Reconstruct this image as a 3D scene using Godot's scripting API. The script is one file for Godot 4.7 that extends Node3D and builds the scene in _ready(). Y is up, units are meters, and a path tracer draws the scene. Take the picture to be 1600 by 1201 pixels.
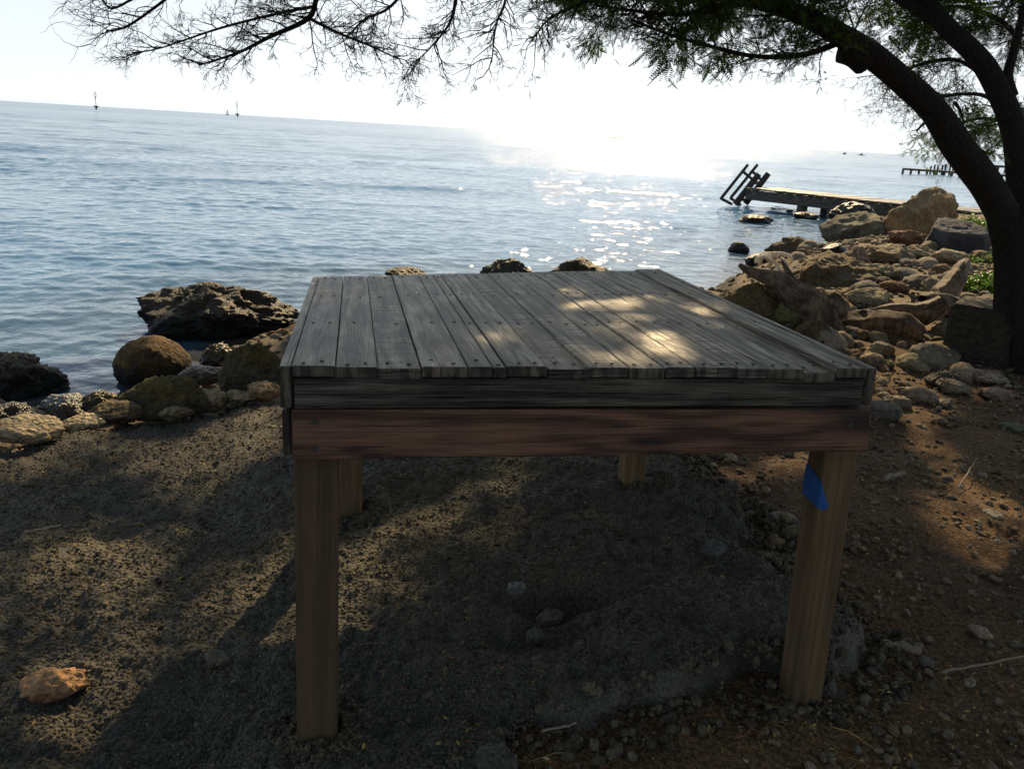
extends Node3D
# A weathered wooden table on a rocky shore under a thorny shade tree, looking out over a glittering sea.

var rng := RandomNumberGenerator.new()
var fbm := FastNoiseLite.new()
var fine := FastNoiseLite.new()
var ridge := FastNoiseLite.new()
var cells := FastNoiseLite.new()
var taken := {}
var M := {}
var shore := PackedVector2Array()
var slab_edge := PackedVector2Array()
var SUN := Vector3.ZERO
var ball := {}
var twig_mb: MB
const TABLE_AT := Vector3(-0.418, 1.376, -1.400)
const TABLE_TURN := Basis(Vector3(0.98007, 0.00000, -0.19867), Vector3(-0.00993, 0.99875, -0.04898), Vector3(0.19842, 0.04998, 0.97884))
const TOP_EDGES := [0.000, 0.021, 0.098, 0.174, 0.255, 0.342, 0.388, 0.415, 0.494, 0.574, 0.658, 0.731, 0.795, 0.884, 0.948, 1.029, 1.100, 1.172, 1.193]
const CAMERA_TURN := Basis(Vector3(0.99821, 0.05713, -0.01763), Vector3(-0.05979, 0.95381, -0.29440), Vector3(0.00000, 0.29493, 0.95552))
const TREE_AT := Vector3(3.218, 0.491, -5.022)
const JETTY_END := Vector3(6.627, 0.600, -25.070)
const JETTY_SHORE := Vector3(10.812, 0.600, -20.013)
const POSTS := [1.84, 6.15]
const SUN_AZ := 7.5
const SUN_EL := 33
const SUN_ENERGY := 1.6
const SKY_ENERGY := 1
const EXPOSURE := 1.62
const WAVE_DIR := 15
const WAVE_AMP := 0.0033
const LANDMARKS := [[Vector2(6.420, -13.590), "tall orange boulder"], [Vector2(4.845, -12.048), "big oval boulder"], [Vector2(5.720, -11.020), "concrete chunk"], [Vector2(2.667, -7.112), "large brown boulder"], [Vector2(2.387, -7.022), "leaning driftwood"], [Vector2(2.539, -5.637), "driftwood root"], [Vector2(3.926, -7.451), "driftwood stump"], [Vector2(2.937, -5.065), "concrete block"], [Vector2(3.688, -11.085), "craggy rock at the water edge"], [Vector2(3.140, -4.958), "foot of the tree"], [Vector2(2.069, -4.469), "right corner of the table"], [Vector2(2.199, -4.261), "pale log-shaped stone"], [Vector2(0.998, -2.250), "right table leg"], [Vector2(5.067, -12.504), "rosy rock"], [Vector2(3.983, -8.987), "olive-tan stone"], [Vector2(2.688, -4.354), "cone-shaped pinkish stone"], [Vector2(1.067, -1.862), "splintered wood chunk"], [Vector2(1.789, -2.769), "cream chip"], [Vector2(-2.529, -6.826), "large black coral rock"], [Vector2(-2.464, -5.347), "rounded mossy boulder"], [Vector2(-3.068, -4.873), "jagged black rock"], [Vector2(-2.008, -3.453), "pale wet stone"], [Vector2(-1.906, -2.994), "tan boulder at the left edge"], [Vector2(-1.707, -3.313), "brown pointed stone"], [Vector2(-1.529, -3.419), "mossy ridge rock"], [Vector2(-1.319, -3.915), "craggy rock cluster beside the table"], [Vector2(-1.169, -3.690), "flat orange stone"]]
const PITS := [Vector3(0.14, 0.110, -2.00), Vector3(0.22, 0.090, -2.02), Vector3(0.09, 0.030, -1.81), Vector3(0.00, 0.035, -1.80), Vector3(-0.51, 0.030, -2.41), Vector3(0.80, 0.050, -2.36), Vector3(0.15, 0.030, -1.84), Vector3(-1.02, 0.030, -2.43), Vector3(-0.01, 0.030, -1.50), Vector3(0.65, 0.030, -2.14)]
const GAPS := [[Vector3(-0.019, 1.360, -1.704), 0.13], [Vector3(0.282, 1.360, -2.113), 0.13], [Vector3(0.273, 1.370, -1.629), 0.16], [Vector3(0.129, 1.350, -2.242), 0.09], [Vector3(0.532, 1.360, -2.067), 0.10], [Vector3(0.405, 1.370, -1.767), 0.08], [Vector3(0.328, 1.330, -2.780), 0.11], [Vector3(0.613, 1.370, -1.707), 0.06], [Vector3(-0.494, 1.320, -2.160), 0.10], [Vector3(-1.146, 0.539, -3.068), 0.32], [Vector3(-1.363, 0.535, -2.972), 0.20], [Vector3(-1.046, 0.530, -3.338), 0.22], [Vector3(-1.760, 0.532, -2.788), 0.15], [Vector3(-1.330, 0.552, -2.048), 0.17], [Vector3(-1.069, 0.550, -2.177), 0.16], [Vector3(-1.111, 0.551, -1.906), 0.17], [Vector3(-1.141, 0.554, -1.723), 0.20], [Vector3(-0.904, 0.552, -1.334), 0.22], [Vector3(-0.727, 0.552, -2.157), 0.13], [Vector3(-0.591, 0.551, -1.925), 0.04], [Vector3(0.019, 0.552, -2.951), 0.16], [Vector3(-0.282, 0.550, -2.561), 0.13], [Vector3(-0.008, 0.554, -2.241), 0.10], [Vector3(-0.243, 0.551, -2.087), 0.08], [Vector3(0.297, 0.550, -2.368), 0.09], [Vector3(-0.881, 0.554, -1.723), 0.10], [Vector3(1.710, 0.553, -2.539), 0.32], [Vector3(1.785, 0.554, -2.846), 0.16], [Vector3(1.882, 0.555, -3.529), 0.16], [Vector3(1.221, 0.554, -3.199), 0.20], [Vector3(1.559, 0.553, -2.199), 0.10], [Vector3(3.852, 0.549, -7.420), 0.80], [Vector3(3.240, 0.529, -7.635), 0.60], [Vector3(2.121, 0.554, -4.355), 0.35], [Vector3(5.197, 0.551, -9.734), 0.60], [Vector3(0.779, 0.552, -3.004), 0.14], [Vector3(0.957, 0.550, -2.910), 0.12], [Vector3(-2.130, 0.069, -5.183), 0.50], [Vector3(-1.928, 0.485, -3.309), 0.40]]
var frond_size := 1.0
var fronds: Array[Transform3D] = []
var frond_tint := PackedColorArray()

# ---------------------------------------------------------------- mesh collector
class MB:
	var v := PackedVector3Array()
	var n := PackedVector3Array()
	var uv := PackedVector2Array()
	var c := PackedColorArray()
	var ix := PackedInt32Array()
	func quad(a: Vector3, b: Vector3, d: Vector3, e: Vector3, col := Color.WHITE, ua := Vector2(0, 0), ub := Vector2(1, 0), ud := Vector2(1, 1), ue := Vector2(0, 1)) -> void:
		# corners run clockwise seen from outside
		var nn := (d - a).cross(b - a).normalized()
		var k := v.size()
		v.append(a); v.append(b); v.append(d); v.append(e)
		for i in 4:
			n.append(nn); c.append(col)
		uv.append(ua); uv.append(ub); uv.append(ud); uv.append(ue)
		ix.append_array(PackedInt32Array([k, k + 1, k + 2, k, k + 2, k + 3]))
	func tri(a: Vector3, b: Vector3, d: Vector3, col := Color.WHITE) -> void:
		var nn := (d - a).cross(b - a).normalized()
		var k := v.size()
		v.append(a); v.append(b); v.append(d)
		for i in 3:
			n.append(nn); c.append(col); uv.append(Vector2(0, 0))
		ix.append_array(PackedInt32Array([k, k + 1, k + 2]))
	# a hexahedron with small chamfers; p: 4 bottom corners then 4 top corners, both in the order (0,0) (1,0) (1,1) (0,1); grain runs along the second direction
	func slab(p: Array, bev := 0.003, off := Vector2.ZERO, col := Color.WHITE, along := 1) -> void:
		var mid := Vector3.ZERO
		for q: Vector3 in p: mid += q / 8.0
		var ex: Vector3 = (p[1] - p[0]).normalized()
		var ez: Vector3 = (p[3] - p[0]).normalized()
		var ey: Vector3 = (p[4] - p[0]).normalized()
		var sx := [-1, 1, 1, -1, -1, 1, 1, -1]
		var sz := [-1, -1, 1, 1, -1, -1, 1, 1]
		var sy := [-1, -1, -1, -1, 1, 1, 1, 1]
		var A := []; var B := []; var C := []
		for i in 8:
			var q: Vector3 = p[i]
			A.append(q - ey * sy[i] * bev - ez * sz[i] * bev)   # on the x faces
			B.append(q - ex * sx[i] * bev - ez * sz[i] * bev)   # on the y faces
			C.append(q - ex * sx[i] * bev - ey * sy[i] * bev)   # on the z faces
		var faces := [[B, 4, 7, 6, 5, ey], [B, 0, 1, 2, 3, -ey], [C, 0, 4, 5, 1, -ez], [C, 3, 2, 6, 7, ez], [A, 0, 3, 7, 4, -ex], [A, 1, 5, 6, 2, ex]]
		for f in faces:
			_face([f[0][f[1]], f[0][f[2]], f[0][f[3]], f[0][f[4]]], f[5], ex, ey, ez, mid, off, col, along)
		var edges := [[4, 5, B, C, ey - ez], [7, 6, B, C, ey + ez], [0, 1, B, C, -ey - ez], [3, 2, B, C, ez - ey], [4, 7, B, A, ey - ex], [5, 6, B, A, ey + ex], [0, 3, B, A, -ey - ex], [1, 2, B, A, ex - ey], [0, 4, A, C, -ex - ez], [1, 5, A, C, ex - ez], [2, 6, A, C, ex + ez], [3, 7, A, C, ez - ex]]
		for e in edges:
			_face([e[2][e[0]], e[2][e[1]], e[3][e[1]], e[3][e[0]]], e[4], ex, ey, ez, mid, off, col, along)
		for i in 8:
			_face([A[i], B[i], C[i]], ex * sx[i] + ey * sy[i] + ez * sz[i], ex, ey, ez, mid, off, col, along)
	func _face(q: Array, out_: Vector3, ex: Vector3, ey: Vector3, ez: Vector3, mid: Vector3, off: Vector2, col: Color, along: int) -> void:
		var shift := Vector2(0.25 + 0.5 * fposmod(off.x, 1.0), 0.46 + 0.08 * fposmod(off.y, 1.0))
		var nn: Vector3 = (q[2] - q[0]).cross(q[1] - q[0]).normalized()
		if nn.dot(out_) < 0:
			q.reverse(); nn = -nn
		var k := v.size()
		for p: Vector3 in q:
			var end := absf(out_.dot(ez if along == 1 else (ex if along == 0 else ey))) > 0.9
			v.append(p); n.append(nn); c.append(col * 0.33 if end else col)   # end grain is darker, with shade on the ends put into the colour too
			var r := p - mid
			var a := r.dot(ez if along == 1 else (ex if along == 0 else ey))
			var b := r.dot(ex if along != 0 else ez) + r.dot(ey if along != 2 else ez)
			var grain := ez if along == 1 else (ex if along == 0 else ey)
			if absf(out_.dot(grain)) > 0.9:   # end grain
				uv.append(Vector2(r.dot(ex if along != 0 else ez) * 2.0, r.dot(ey if along != 2 else ez) * 2.0) + shift)
			else:
				uv.append(Vector2(b * 2.0, a * 0.7) + shift)
		for i in range(1, q.size() - 1):
			ix.append_array(PackedInt32Array([k, k + i, k + i + 1]))
	func tube(pts: PackedVector3Array, rad: PackedFloat32Array, sides := 6, col := Color.WHITE, rough: FastNoiseLite = null, amp := 0.0, cap := true, stretch := 0.25) -> void:
		var m := pts.size()
		var k := v.size()
		var side := Vector3.ZERO
		var len_ := 0.0
		for i in m:
			var t := (pts[mini(i + 1, m - 1)] - pts[maxi(i - 1, 0)]).normalized()
			if i == 0:
				side = t.cross(Vector3(0.31, 0.12, 0.94) if absf(t.z) < 0.9 else Vector3.UP).normalized()
			else:
				side = (side - t * side.dot(t)).normalized()
				len_ += pts[i].distance_to(pts[i - 1])
			var up := t.cross(side)
			for j in sides:
				var a := TAU * j / sides
				var d := side * cos(a) + up * sin(a)
				var r := rad[i]
				if rough:
					r *= 1.0 + amp * rough.get_noise_3d(cos(a) * 60.0 + 300.0, sin(a) * 60.0, len_ * 100.0 * stretch)
				v.append(pts[i] + d * r); n.append(d); c.append(col); uv.append(Vector2(float(j) / sides, len_))
		for i in m - 1:
			for j in sides:
				var a := k + i * sides + j
				var b := k + i * sides + (j + 1) % sides
				ix.append_array(PackedInt32Array([a, b + sides, b, a, a + sides, b + sides]))
		if cap:
			for e in 2:
				var base := k + (0 if e == 0 else (m - 1) * sides)
				var t := (pts[0] - pts[1]).normalized() if e == 0 else (pts[m - 1] - pts[m - 2]).normalized()
				var kk := v.size()
				v.append(pts[0] if e == 0 else pts[m - 1]); n.append(t); c.append(col); uv.append(Vector2.ZERO)
				for j in sides:
					v.append(v[base + j]); n.append(t); c.append(col); uv.append(Vector2.ZERO)
				for j in sides:
					ix.append_array(PackedInt32Array([kk, kk + 1 + (j if e == 0 else (j + 1) % sides), kk + 1 + ((j + 1) % sides if e == 0 else j)]))
	func smooth() -> void:   # normals from the faces, for shared vertices
		n = PackedVector3Array()
		n.resize(v.size())
		for i in range(0, ix.size(), 3):
			var a := ix[i]; var b := ix[i + 1]; var d := ix[i + 2]
			var f := (v[d] - v[a]).cross(v[b] - v[a])
			n[a] += f; n[b] += f; n[d] += f
		for i in n.size():
			n[i] = n[i].normalized()
	func mesh(mat: Material) -> ArrayMesh:
		var arr := []
		arr.resize(Mesh.ARRAY_MAX)
		arr[Mesh.ARRAY_VERTEX] = v
		arr[Mesh.ARRAY_NORMAL] = n
		if uv.size() == v.size(): arr[Mesh.ARRAY_TEX_UV] = uv
		if c.size() == v.size(): arr[Mesh.ARRAY_COLOR] = c
		arr[Mesh.ARRAY_INDEX] = ix
		var am := ArrayMesh.new()
		am.add_surface_from_arrays(Mesh.PRIMITIVE_TRIANGLES, arr)
		am.surface_set_material(0, mat)
		return am

# ---------------------------------------------------------------- naming and tagging
func numbered(called: String) -> String:
	var k: int = taken.get(called, 0)
	taken[called] = k + 1
	return called if k == 0 else "%s_%03d" % [called, k]

func thing(called: String, label: String, category: String, pos := Vector3.ZERO, group := "") -> Node3D:
	var o := Node3D.new()
	o.name = numbered(called)
	add_child(o, true)
	o.position = pos
	tag(o, label, category, group)
	return o

func tag(o: Node3D, label: String, category: String, group := "") -> void:
	o.set_meta("label", label)
	o.set_meta("category", category)
	if group: o.set_meta("group", group)

func part(parent: Node3D, called: String, m: Mesh, kind := "", label := "") -> MeshInstance3D:
	var o := MeshInstance3D.new()
	var k := 0
	var nm := called
	while parent.has_node(nm):
		k += 1
		nm = "%s_%03d" % [called, k]
	o.name = nm
	o.mesh = m
	parent.add_child(o, true)
	if kind: o.set_meta("kind", kind)
	if label: o.set_meta("label", label)
	return o

func single(called: String, m: Mesh, label: String, category: String, pos := Vector3.ZERO, group := "") -> MeshInstance3D:
	var o := MeshInstance3D.new()
	o.name = numbered(called)
	o.mesh = m
	add_child(o, true)
	o.position = pos
	tag(o, label, category, group)
	return o

func structure(called: String, m: Mesh, label := "") -> MeshInstance3D:
	var o := MeshInstance3D.new()
	o.name = numbered(called)
	o.mesh = m
	add_child(o, true)
	o.set_meta("kind", "structure")
	if label: o.set_meta("label", label)
	return o

func scatter(parent: Node3D, called: String, m: Mesh, where: Array[Transform3D], tint: PackedColorArray, label := "", category := "") -> void:
	var mm := MultiMesh.new()
	mm.transform_format = MultiMesh.TRANSFORM_3D
	mm.use_colors = true
	mm.mesh = m
	mm.instance_count = where.size()
	for i in where.size():
		mm.set_instance_transform(i, where[i])
		mm.set_instance_color(i, tint[i])
	var o := MultiMeshInstance3D.new()
	o.name = numbered(called) if parent == self else called
	o.multimesh = mm
	parent.add_child(o, true)
	o.set_meta("kind", "stuff")
	if label: o.set_meta("label", label)
	if category: o.set_meta("category", category)

# ---------------------------------------------------------------- materials
func noise_tex(freq: float, octaves: int, seed_: int, size := 512, normal := false, strength := 4.0, ramp: Array = [], kind := FastNoiseLite.TYPE_SIMPLEX_SMOOTH, fractal := FastNoiseLite.FRACTAL_FBM) -> NoiseTexture2D:
	var nz := FastNoiseLite.new()
	nz.seed = seed_
	nz.noise_type = kind
	nz.frequency = freq
	nz.fractal_type = fractal
	nz.fractal_octaves = octaves
	var t := NoiseTexture2D.new()
	t.width = size; t.height = size
	t.seamless = true
	t.seamless_blend_skirt = 0.15
	t.as_normal_map = normal
	t.bump_strength = strength
	if ramp.size():
		var g := Gradient.new()
		g.offsets = PackedFloat32Array()
		g.colors = PackedColorArray()
		var off := PackedFloat32Array(); var col := PackedColorArray()
		for r in ramp:
			off.append(r[0]); col.append(r[1])
		g.offsets = off; g.colors = col
		t.color_ramp = g
	t.noise = nz
	return t

func grey(x: float) -> Color:
	return Color(x, x, x)

func stone_mat(rough: float, scale: float, relief: float, tex: Texture2D, h: Texture2D) -> StandardMaterial3D:
	var m := StandardMaterial3D.new()
	m.vertex_color_use_as_albedo = true
	m.albedo_texture = tex
	m.roughness = rough
	m.metallic_specular = 0.4
	m.uv1_triplanar = true
	m.uv1_world_triplanar = true
	m.uv1_scale = Vector3.ONE * scale
	m.heightmap_enabled = true
	m.heightmap_texture = h
	m.heightmap_scale = relief
	return m

func wood_images(kind: int) -> Array:   # [albedo, height]; u across the grain, v along it
	var w := 512; var h := 512
	var px := PackedByteArray(); px.resize(w * h * 3)
	var hx := PackedByteArray(); hx.resize(w * h)
	var a := FastNoiseLite.new(); a.seed = 11 + kind; a.frequency = 0.01
	var knots := []      # place, radius, darkness
	rng.seed = 40 + kind
	for i in 5:
		knots.append([Vector2(rng.randf() * w, rng.randf() * h), rng.randf_range(6, 13), rng.randf_range(0.4, 1.0)])
	if kind == 1:
		knots = [[Vector2(290, 322), 17.0, 0.25], [Vector2(262, 290), 13.0, 0.95], [Vector2(236, 300), 8.0, 0.9], [Vector2(292, 466), 22.0, 0.9], [Vector2(240, 96), 9.0, 0.8], [Vector2(252, 84), 6.0, 0.6], [Vector2(60, 200), 14.0, 0.8]]
	for y in h:
		for x in w:
			var warp := 0.0
			var dark := 0.0
			for q in knots:
				var dx: float = x - q[0].x
				var dy: float = (y - q[0].y) * 0.75
				if absf(dx) < 110 and absf(dy) < 110:
					var e: float = (dx * dx + dy * dy) / (q[1] * q[1])
					warp += q[1] * 2.2 * exp(-e * 0.2) * (1.0 if dx > 0 else -1.0)
					dark += q[2] * exp(-e * 1.0)
			var low := a.get_noise_2d(x * 0.8, y * 0.15 + 500.0)
			var s := (x + warp + low * 60.0) * 0.15
			var ring := pow(0.5 + 0.5 * sin(s + 1.5 * a.get_noise_2d(x * 0.4, y * 0.1)), 1.6)
			var streak := a.get_noise_2d(x * 34.0, y * 0.9)
			var hair := a.get_noise_2d(x * 70.0 + 900.0, y * 2.4)
			var blot := a.get_noise_2d(x * 1.1 + 90.0, y * 1.1)
			var check := smoothstep(0.42, 0.56, a.get_noise_2d(x * 17.0 + 300.0, y * 0.55 + 80.0)) * (0.85 if kind != 2 else 0.5)
			var t := 0.5 - 0.36 * ring + 0.24 * streak + 0.24 * hair
			var hgt := 0.5 + 0.28 * streak + 0.25 * hair - 0.2 * ring
			var col: Color
			if kind == 0 or kind == 3:      # weathered grey, smooth or cut across by the saw
				var saw := a.get_noise_2d(x * 0.5 + 40.0, y * 26.0)
				var mark := saw * (0.1 if kind == 0 else clampf(0.6 + 1.6 * blot, 0.15, 1.1))
				t += 0.55 * mark
				hgt += 0.5 * mark
				col = Color(0.25, 0.22, 0.18).lerp(Color(0.8, 0.745, 0.65), clampf(0.5 + (t - 0.5) * 1.5 + 0.55 * blot, 0, 1))
				col = col.lerp(Color(0.1, 0.09, 0.08), clampf(dark, 0, 0.9))
			elif kind == 1:    # reddish softwood
				col = Color(0.215, 0.145, 0.105).lerp(Color(0.52, 0.385, 0.3), clampf(0.5 + (t - 0.35) * 1.5 + 0.25 * blot, 0, 1))
				col = col.lerp(Color(0.13, 0.085, 0.065), clampf(dark * 0.95 + maxf(0.0, a.get_noise_2d(x * 0.5 + 700.0, y * 0.6) - 0.35) * 1.6, 0, 0.9))
			else:              # pale yellowish treated post
				col = Color(0.33, 0.27, 0.19).lerp(Color(0.58, 0.485, 0.345), clampf(0.5 + (t - 0.45) * 0.8 + 0.2 * blot, 0, 1))
				col = col.lerp(Color(0.2, 0.13, 0.08), clampf(dark * 0.7, 0, 0.9))
			col = col.lerp(col * 0.3, check)
			hgt -= 0.4 * check
			var i := y * w + x
			px[i * 3] = int(clampf(col.r, 0, 1) * 255); px[i * 3 + 1] = int(clampf(col.g, 0, 1) * 255); px[i * 3 + 2] = int(clampf(col.b, 0, 1) * 255)
			hx[i] = int(clampf(hgt - dark * 0.2, 0, 1) * 255)
	return [ImageTexture.create_from_image(Image.create_from_data(w, h, false, Image.FORMAT_RGB8, px)), ImageTexture.create_from_image(Image.create_from_data(w, h, false, Image.FORMAT_L8, hx))]

func wood_mat(kind: int, relief: float) -> StandardMaterial3D:
	var im := wood_images(kind)
	var m := StandardMaterial3D.new()
	m.vertex_color_use_as_albedo = true
	m.albedo_texture = im[0]
	m.roughness = 0.46 if kind in [0, 3] else 0.75
	m.metallic_specular = 0.45
	m.heightmap_enabled = true
	m.heightmap_texture = im[1]
	m.heightmap_scale = relief
	return m

func plain(col: Color, rough := 0.8, backlight := Color.BLACK) -> StandardMaterial3D:
	var m := StandardMaterial3D.new()
	m.albedo_color = col.linear_to_srgb()
	m.vertex_color_use_as_albedo = true
	m.roughness = rough
	m.cull_mode = BaseMaterial3D.CULL_DISABLED
	if backlight != Color.BLACK:
		m.backlight_enabled = true
		m.backlight = backlight
	return m

func make_materials() -> void:
	var mott := noise_tex(0.02, 6, 3, 512, false, 1.0, [[0.0, grey(0.5)], [0.45, grey(0.8)], [0.6, grey(0.92)], [1.0, grey(1.0)]])
	var pit := noise_tex(0.03, 5, 5, 512, false, 1.0, [], FastNoiseLite.TYPE_SIMPLEX_SMOOTH, FastNoiseLite.FRACTAL_RIDGED)
	var bumpy := noise_tex(0.03, 5, 8, 512)
	var grain := noise_tex(0.05, 5, 9, 512, false, 1.0, [[0.0, grey(0.3)], [0.4, grey(0.66)], [0.62, grey(0.86)], [1.0, grey(1.0)]])
	var lumps := noise_tex(0.035, 3, 14, 512, false, 1.0, [], FastNoiseLite.TYPE_CELLULAR)
	M.stone = stone_mat(0.9, 2.2, 2.4, mott, bumpy)
	M.coral = stone_mat(0.55, 2.6, 4.0, mott, pit)
	M.wet = stone_mat(0.38, 2.2, 2.5, mott, pit)
	M.dirt = stone_mat(0.95, 2.0, 1.6, grain, noise_tex(0.11, 5, 18, 512))
	M.slab = stone_mat(0.88, 4.2, 1.7, grain, lumps)
	M.pebble = stone_mat(0.9, 6.0, 1.0, mott, bumpy)
	M.grey_wood = wood_mat(0, 0.45)
	M.sawn_wood = wood_mat(3, 0.5)
	M.red_wood = wood_mat(1, 0.2)
	M.post_wood = wood_mat(2, 0.2)
	var dw := stone_mat(0.7, 2.0, 2.0, noise_tex(0.012, 5, 21, 512, false, 1.0, [[0.0, grey(0.35)], [0.5, grey(0.8)], [1.0, grey(1.0)]]), pit)
	dw.uv1_scale = Vector3(5.0, 1.2, 5.0)
	M.driftwood = dw
	var bark := stone_mat(0.95, 3.0, 6.0, noise_tex(0.02, 5, 22, 512, false, 1.0, [[0.0, grey(0.25)], [0.55, grey(0.8)], [1.0, grey(1.0)]]), pit)
	bark.uv1_scale = Vector3(9.0, 1.6, 9.0)
	M.bark = bark
	M.twig = plain(Color(0.035, 0.028, 0.022), 0.9)
	M.leaf = plain(Color(0.08, 0.15, 0.028), 0.55, Color(0.9, 1.0, 0.35))
	M.succulent = plain(Color(0.25, 0.4, 0.04), 0.4, Color(0.8, 0.95, 0.15))
	M.litter = plain(Color(1, 1, 1), 0.85, Color(0.15, 0.15, 0.15))
	M.iron = plain(Color(0.03, 0.026, 0.024), 0.6)
	M.rope = plain(Color(0.6, 0.53, 0.42), 0.9)
	M.blue = plain(Color(0.01, 0.07, 0.24), 0.8)
	M.grey_plastic = plain(Color(0.05, 0.05, 0.055), 0.7)
	var ripple := noise_tex(0.012, 6, 31, 1024, true, 9.0)
	for zone in 5:
		var sea := StandardMaterial3D.new()
		sea.vertex_color_use_as_albedo = true
		sea.roughness = [0.045, 0.065, 0.09, 0.12, 0.15][zone]
		sea.metallic_specular = 0.42
		sea.uv1_triplanar = true
		sea.uv1_world_triplanar = true
		sea.uv1_scale = Vector3.ONE * [0.21, 0.17, 0.12, 0.08, 0.05][zone]
		sea.normal_enabled = true
		sea.normal_texture = ripple
		sea.normal_scale = [0.45, 0.62, 0.82, 1.0, 1.1][zone]
		M["sea_%d" % zone] = sea

# ---------------------------------------------------------------- terrain
func shore_distance(x: float, z: float) -> float:   # metres from the waterline, positive on land
	var p := Vector2(x, z)
	var best := 1e9
	var sgn := 1.0
	for i in shore.size() - 1:
		var a := shore[i]
		var ab := shore[i + 1] - a
		var ap := p - a
		var t := clampf(ap.dot(ab) / ab.length_squared(), 0.0, 1.0)
		var d := (ap - ab * t).length_squared()
		if d < best - 1e-9:
			best = d
			sgn = 1.0 if ab.x * ap.y - ab.y * ap.x > 0.0 else -1.0
	return sqrt(best) * sgn

func base_height(x: float, z: float) -> float:
	var d := shore_distance(x, z) + 0.22 * fbm.get_noise_2d(x * 60.0, z * 60.0)
	if d < 0.0:
		return maxf(-1.6, d * 0.45)
	return 0.555 * (1.0 - exp(-pow(d / 0.9, 1.5)))

func ground_height(x: float, z: float) -> float:
	return base_height(x, z) - 0.06 * smoothstep(0.2, -0.5, x) * smoothstep(0.2, 0.5, base_height(x, z)) + 0.03 * fbm.get_noise_2d(x * 90.0 + 70.0, z * 90.0)

func slab_inside(x: float, z: float) -> float:   # metres inside the slab's outline
	var p := Vector2(x, z)
	var best := 1e9
	var inside := false
	var m := slab_edge.size()
	for i in m:
		var a := slab_edge[i]
		var b := slab_edge[(i + 1) % m]
		var ab := b - a
		var t := clampf((p - a).dot(ab) / ab.length_squared(), 0.0, 1.0)
		best = minf(best, (p - a - ab * t).length_squared())
		if (a.y > p.y) != (b.y > p.y) and p.x < (b.x - a.x) * (p.y - a.y) / (b.y - a.y) + a.x:
			inside = not inside
	return sqrt(best) * (1.0 if inside else -1.0)

func slab_height(x: float, z: float, inner: float) -> float:
	var h := base_height(x, z) + 0.03 + 0.075 * clampf(x, -0.6, 0.75) + 0.02 * fbm.get_noise_2d(x * 120.0, z * 120.0)
	var e := clampf((inner + 0.02) / 0.065, 0.0, 1.0)
	h -= 0.16 * (1.0 - e) * (1.0 - e) * (1.0 + 1.2 * fine.get_noise_2d(x * 260.0, z * 260.0)) - 0.02 * (1.0 - e) * ridge.get_noise_2d(x * 340.0, z * 340.0)
	var lump := 1.0 + cells.get_noise_3d(x * 100.0, h * 20.0, z * 100.0)
	h -= 0.017 * lump
	h += 0.013 * fine.get_noise_2d(x * 400.0, z * 400.0) + 0.02 * ridge.get_noise_2d(x * 130.0, z * 130.0)
	for q: Vector3 in PITS:
		var dd := Vector2(x - q.x, (z - q.z) * 1.5).length()
		h -= q.y * exp(-dd * dd / 0.012)
	return h

func polar(rings: PackedFloat32Array, angles: PackedFloat32Array) -> PackedVector2Array:
	var out := PackedVector2Array()
	for r in rings:
		for a in angles:
			out.append(Vector2(sin(a) * r, -cos(a) * r))
	return out

func spread(list: PackedFloat32Array, from: float, to: float, step: float) -> void:
	var x := from
	while x < to:
		list.append(x)
		x += step

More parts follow.
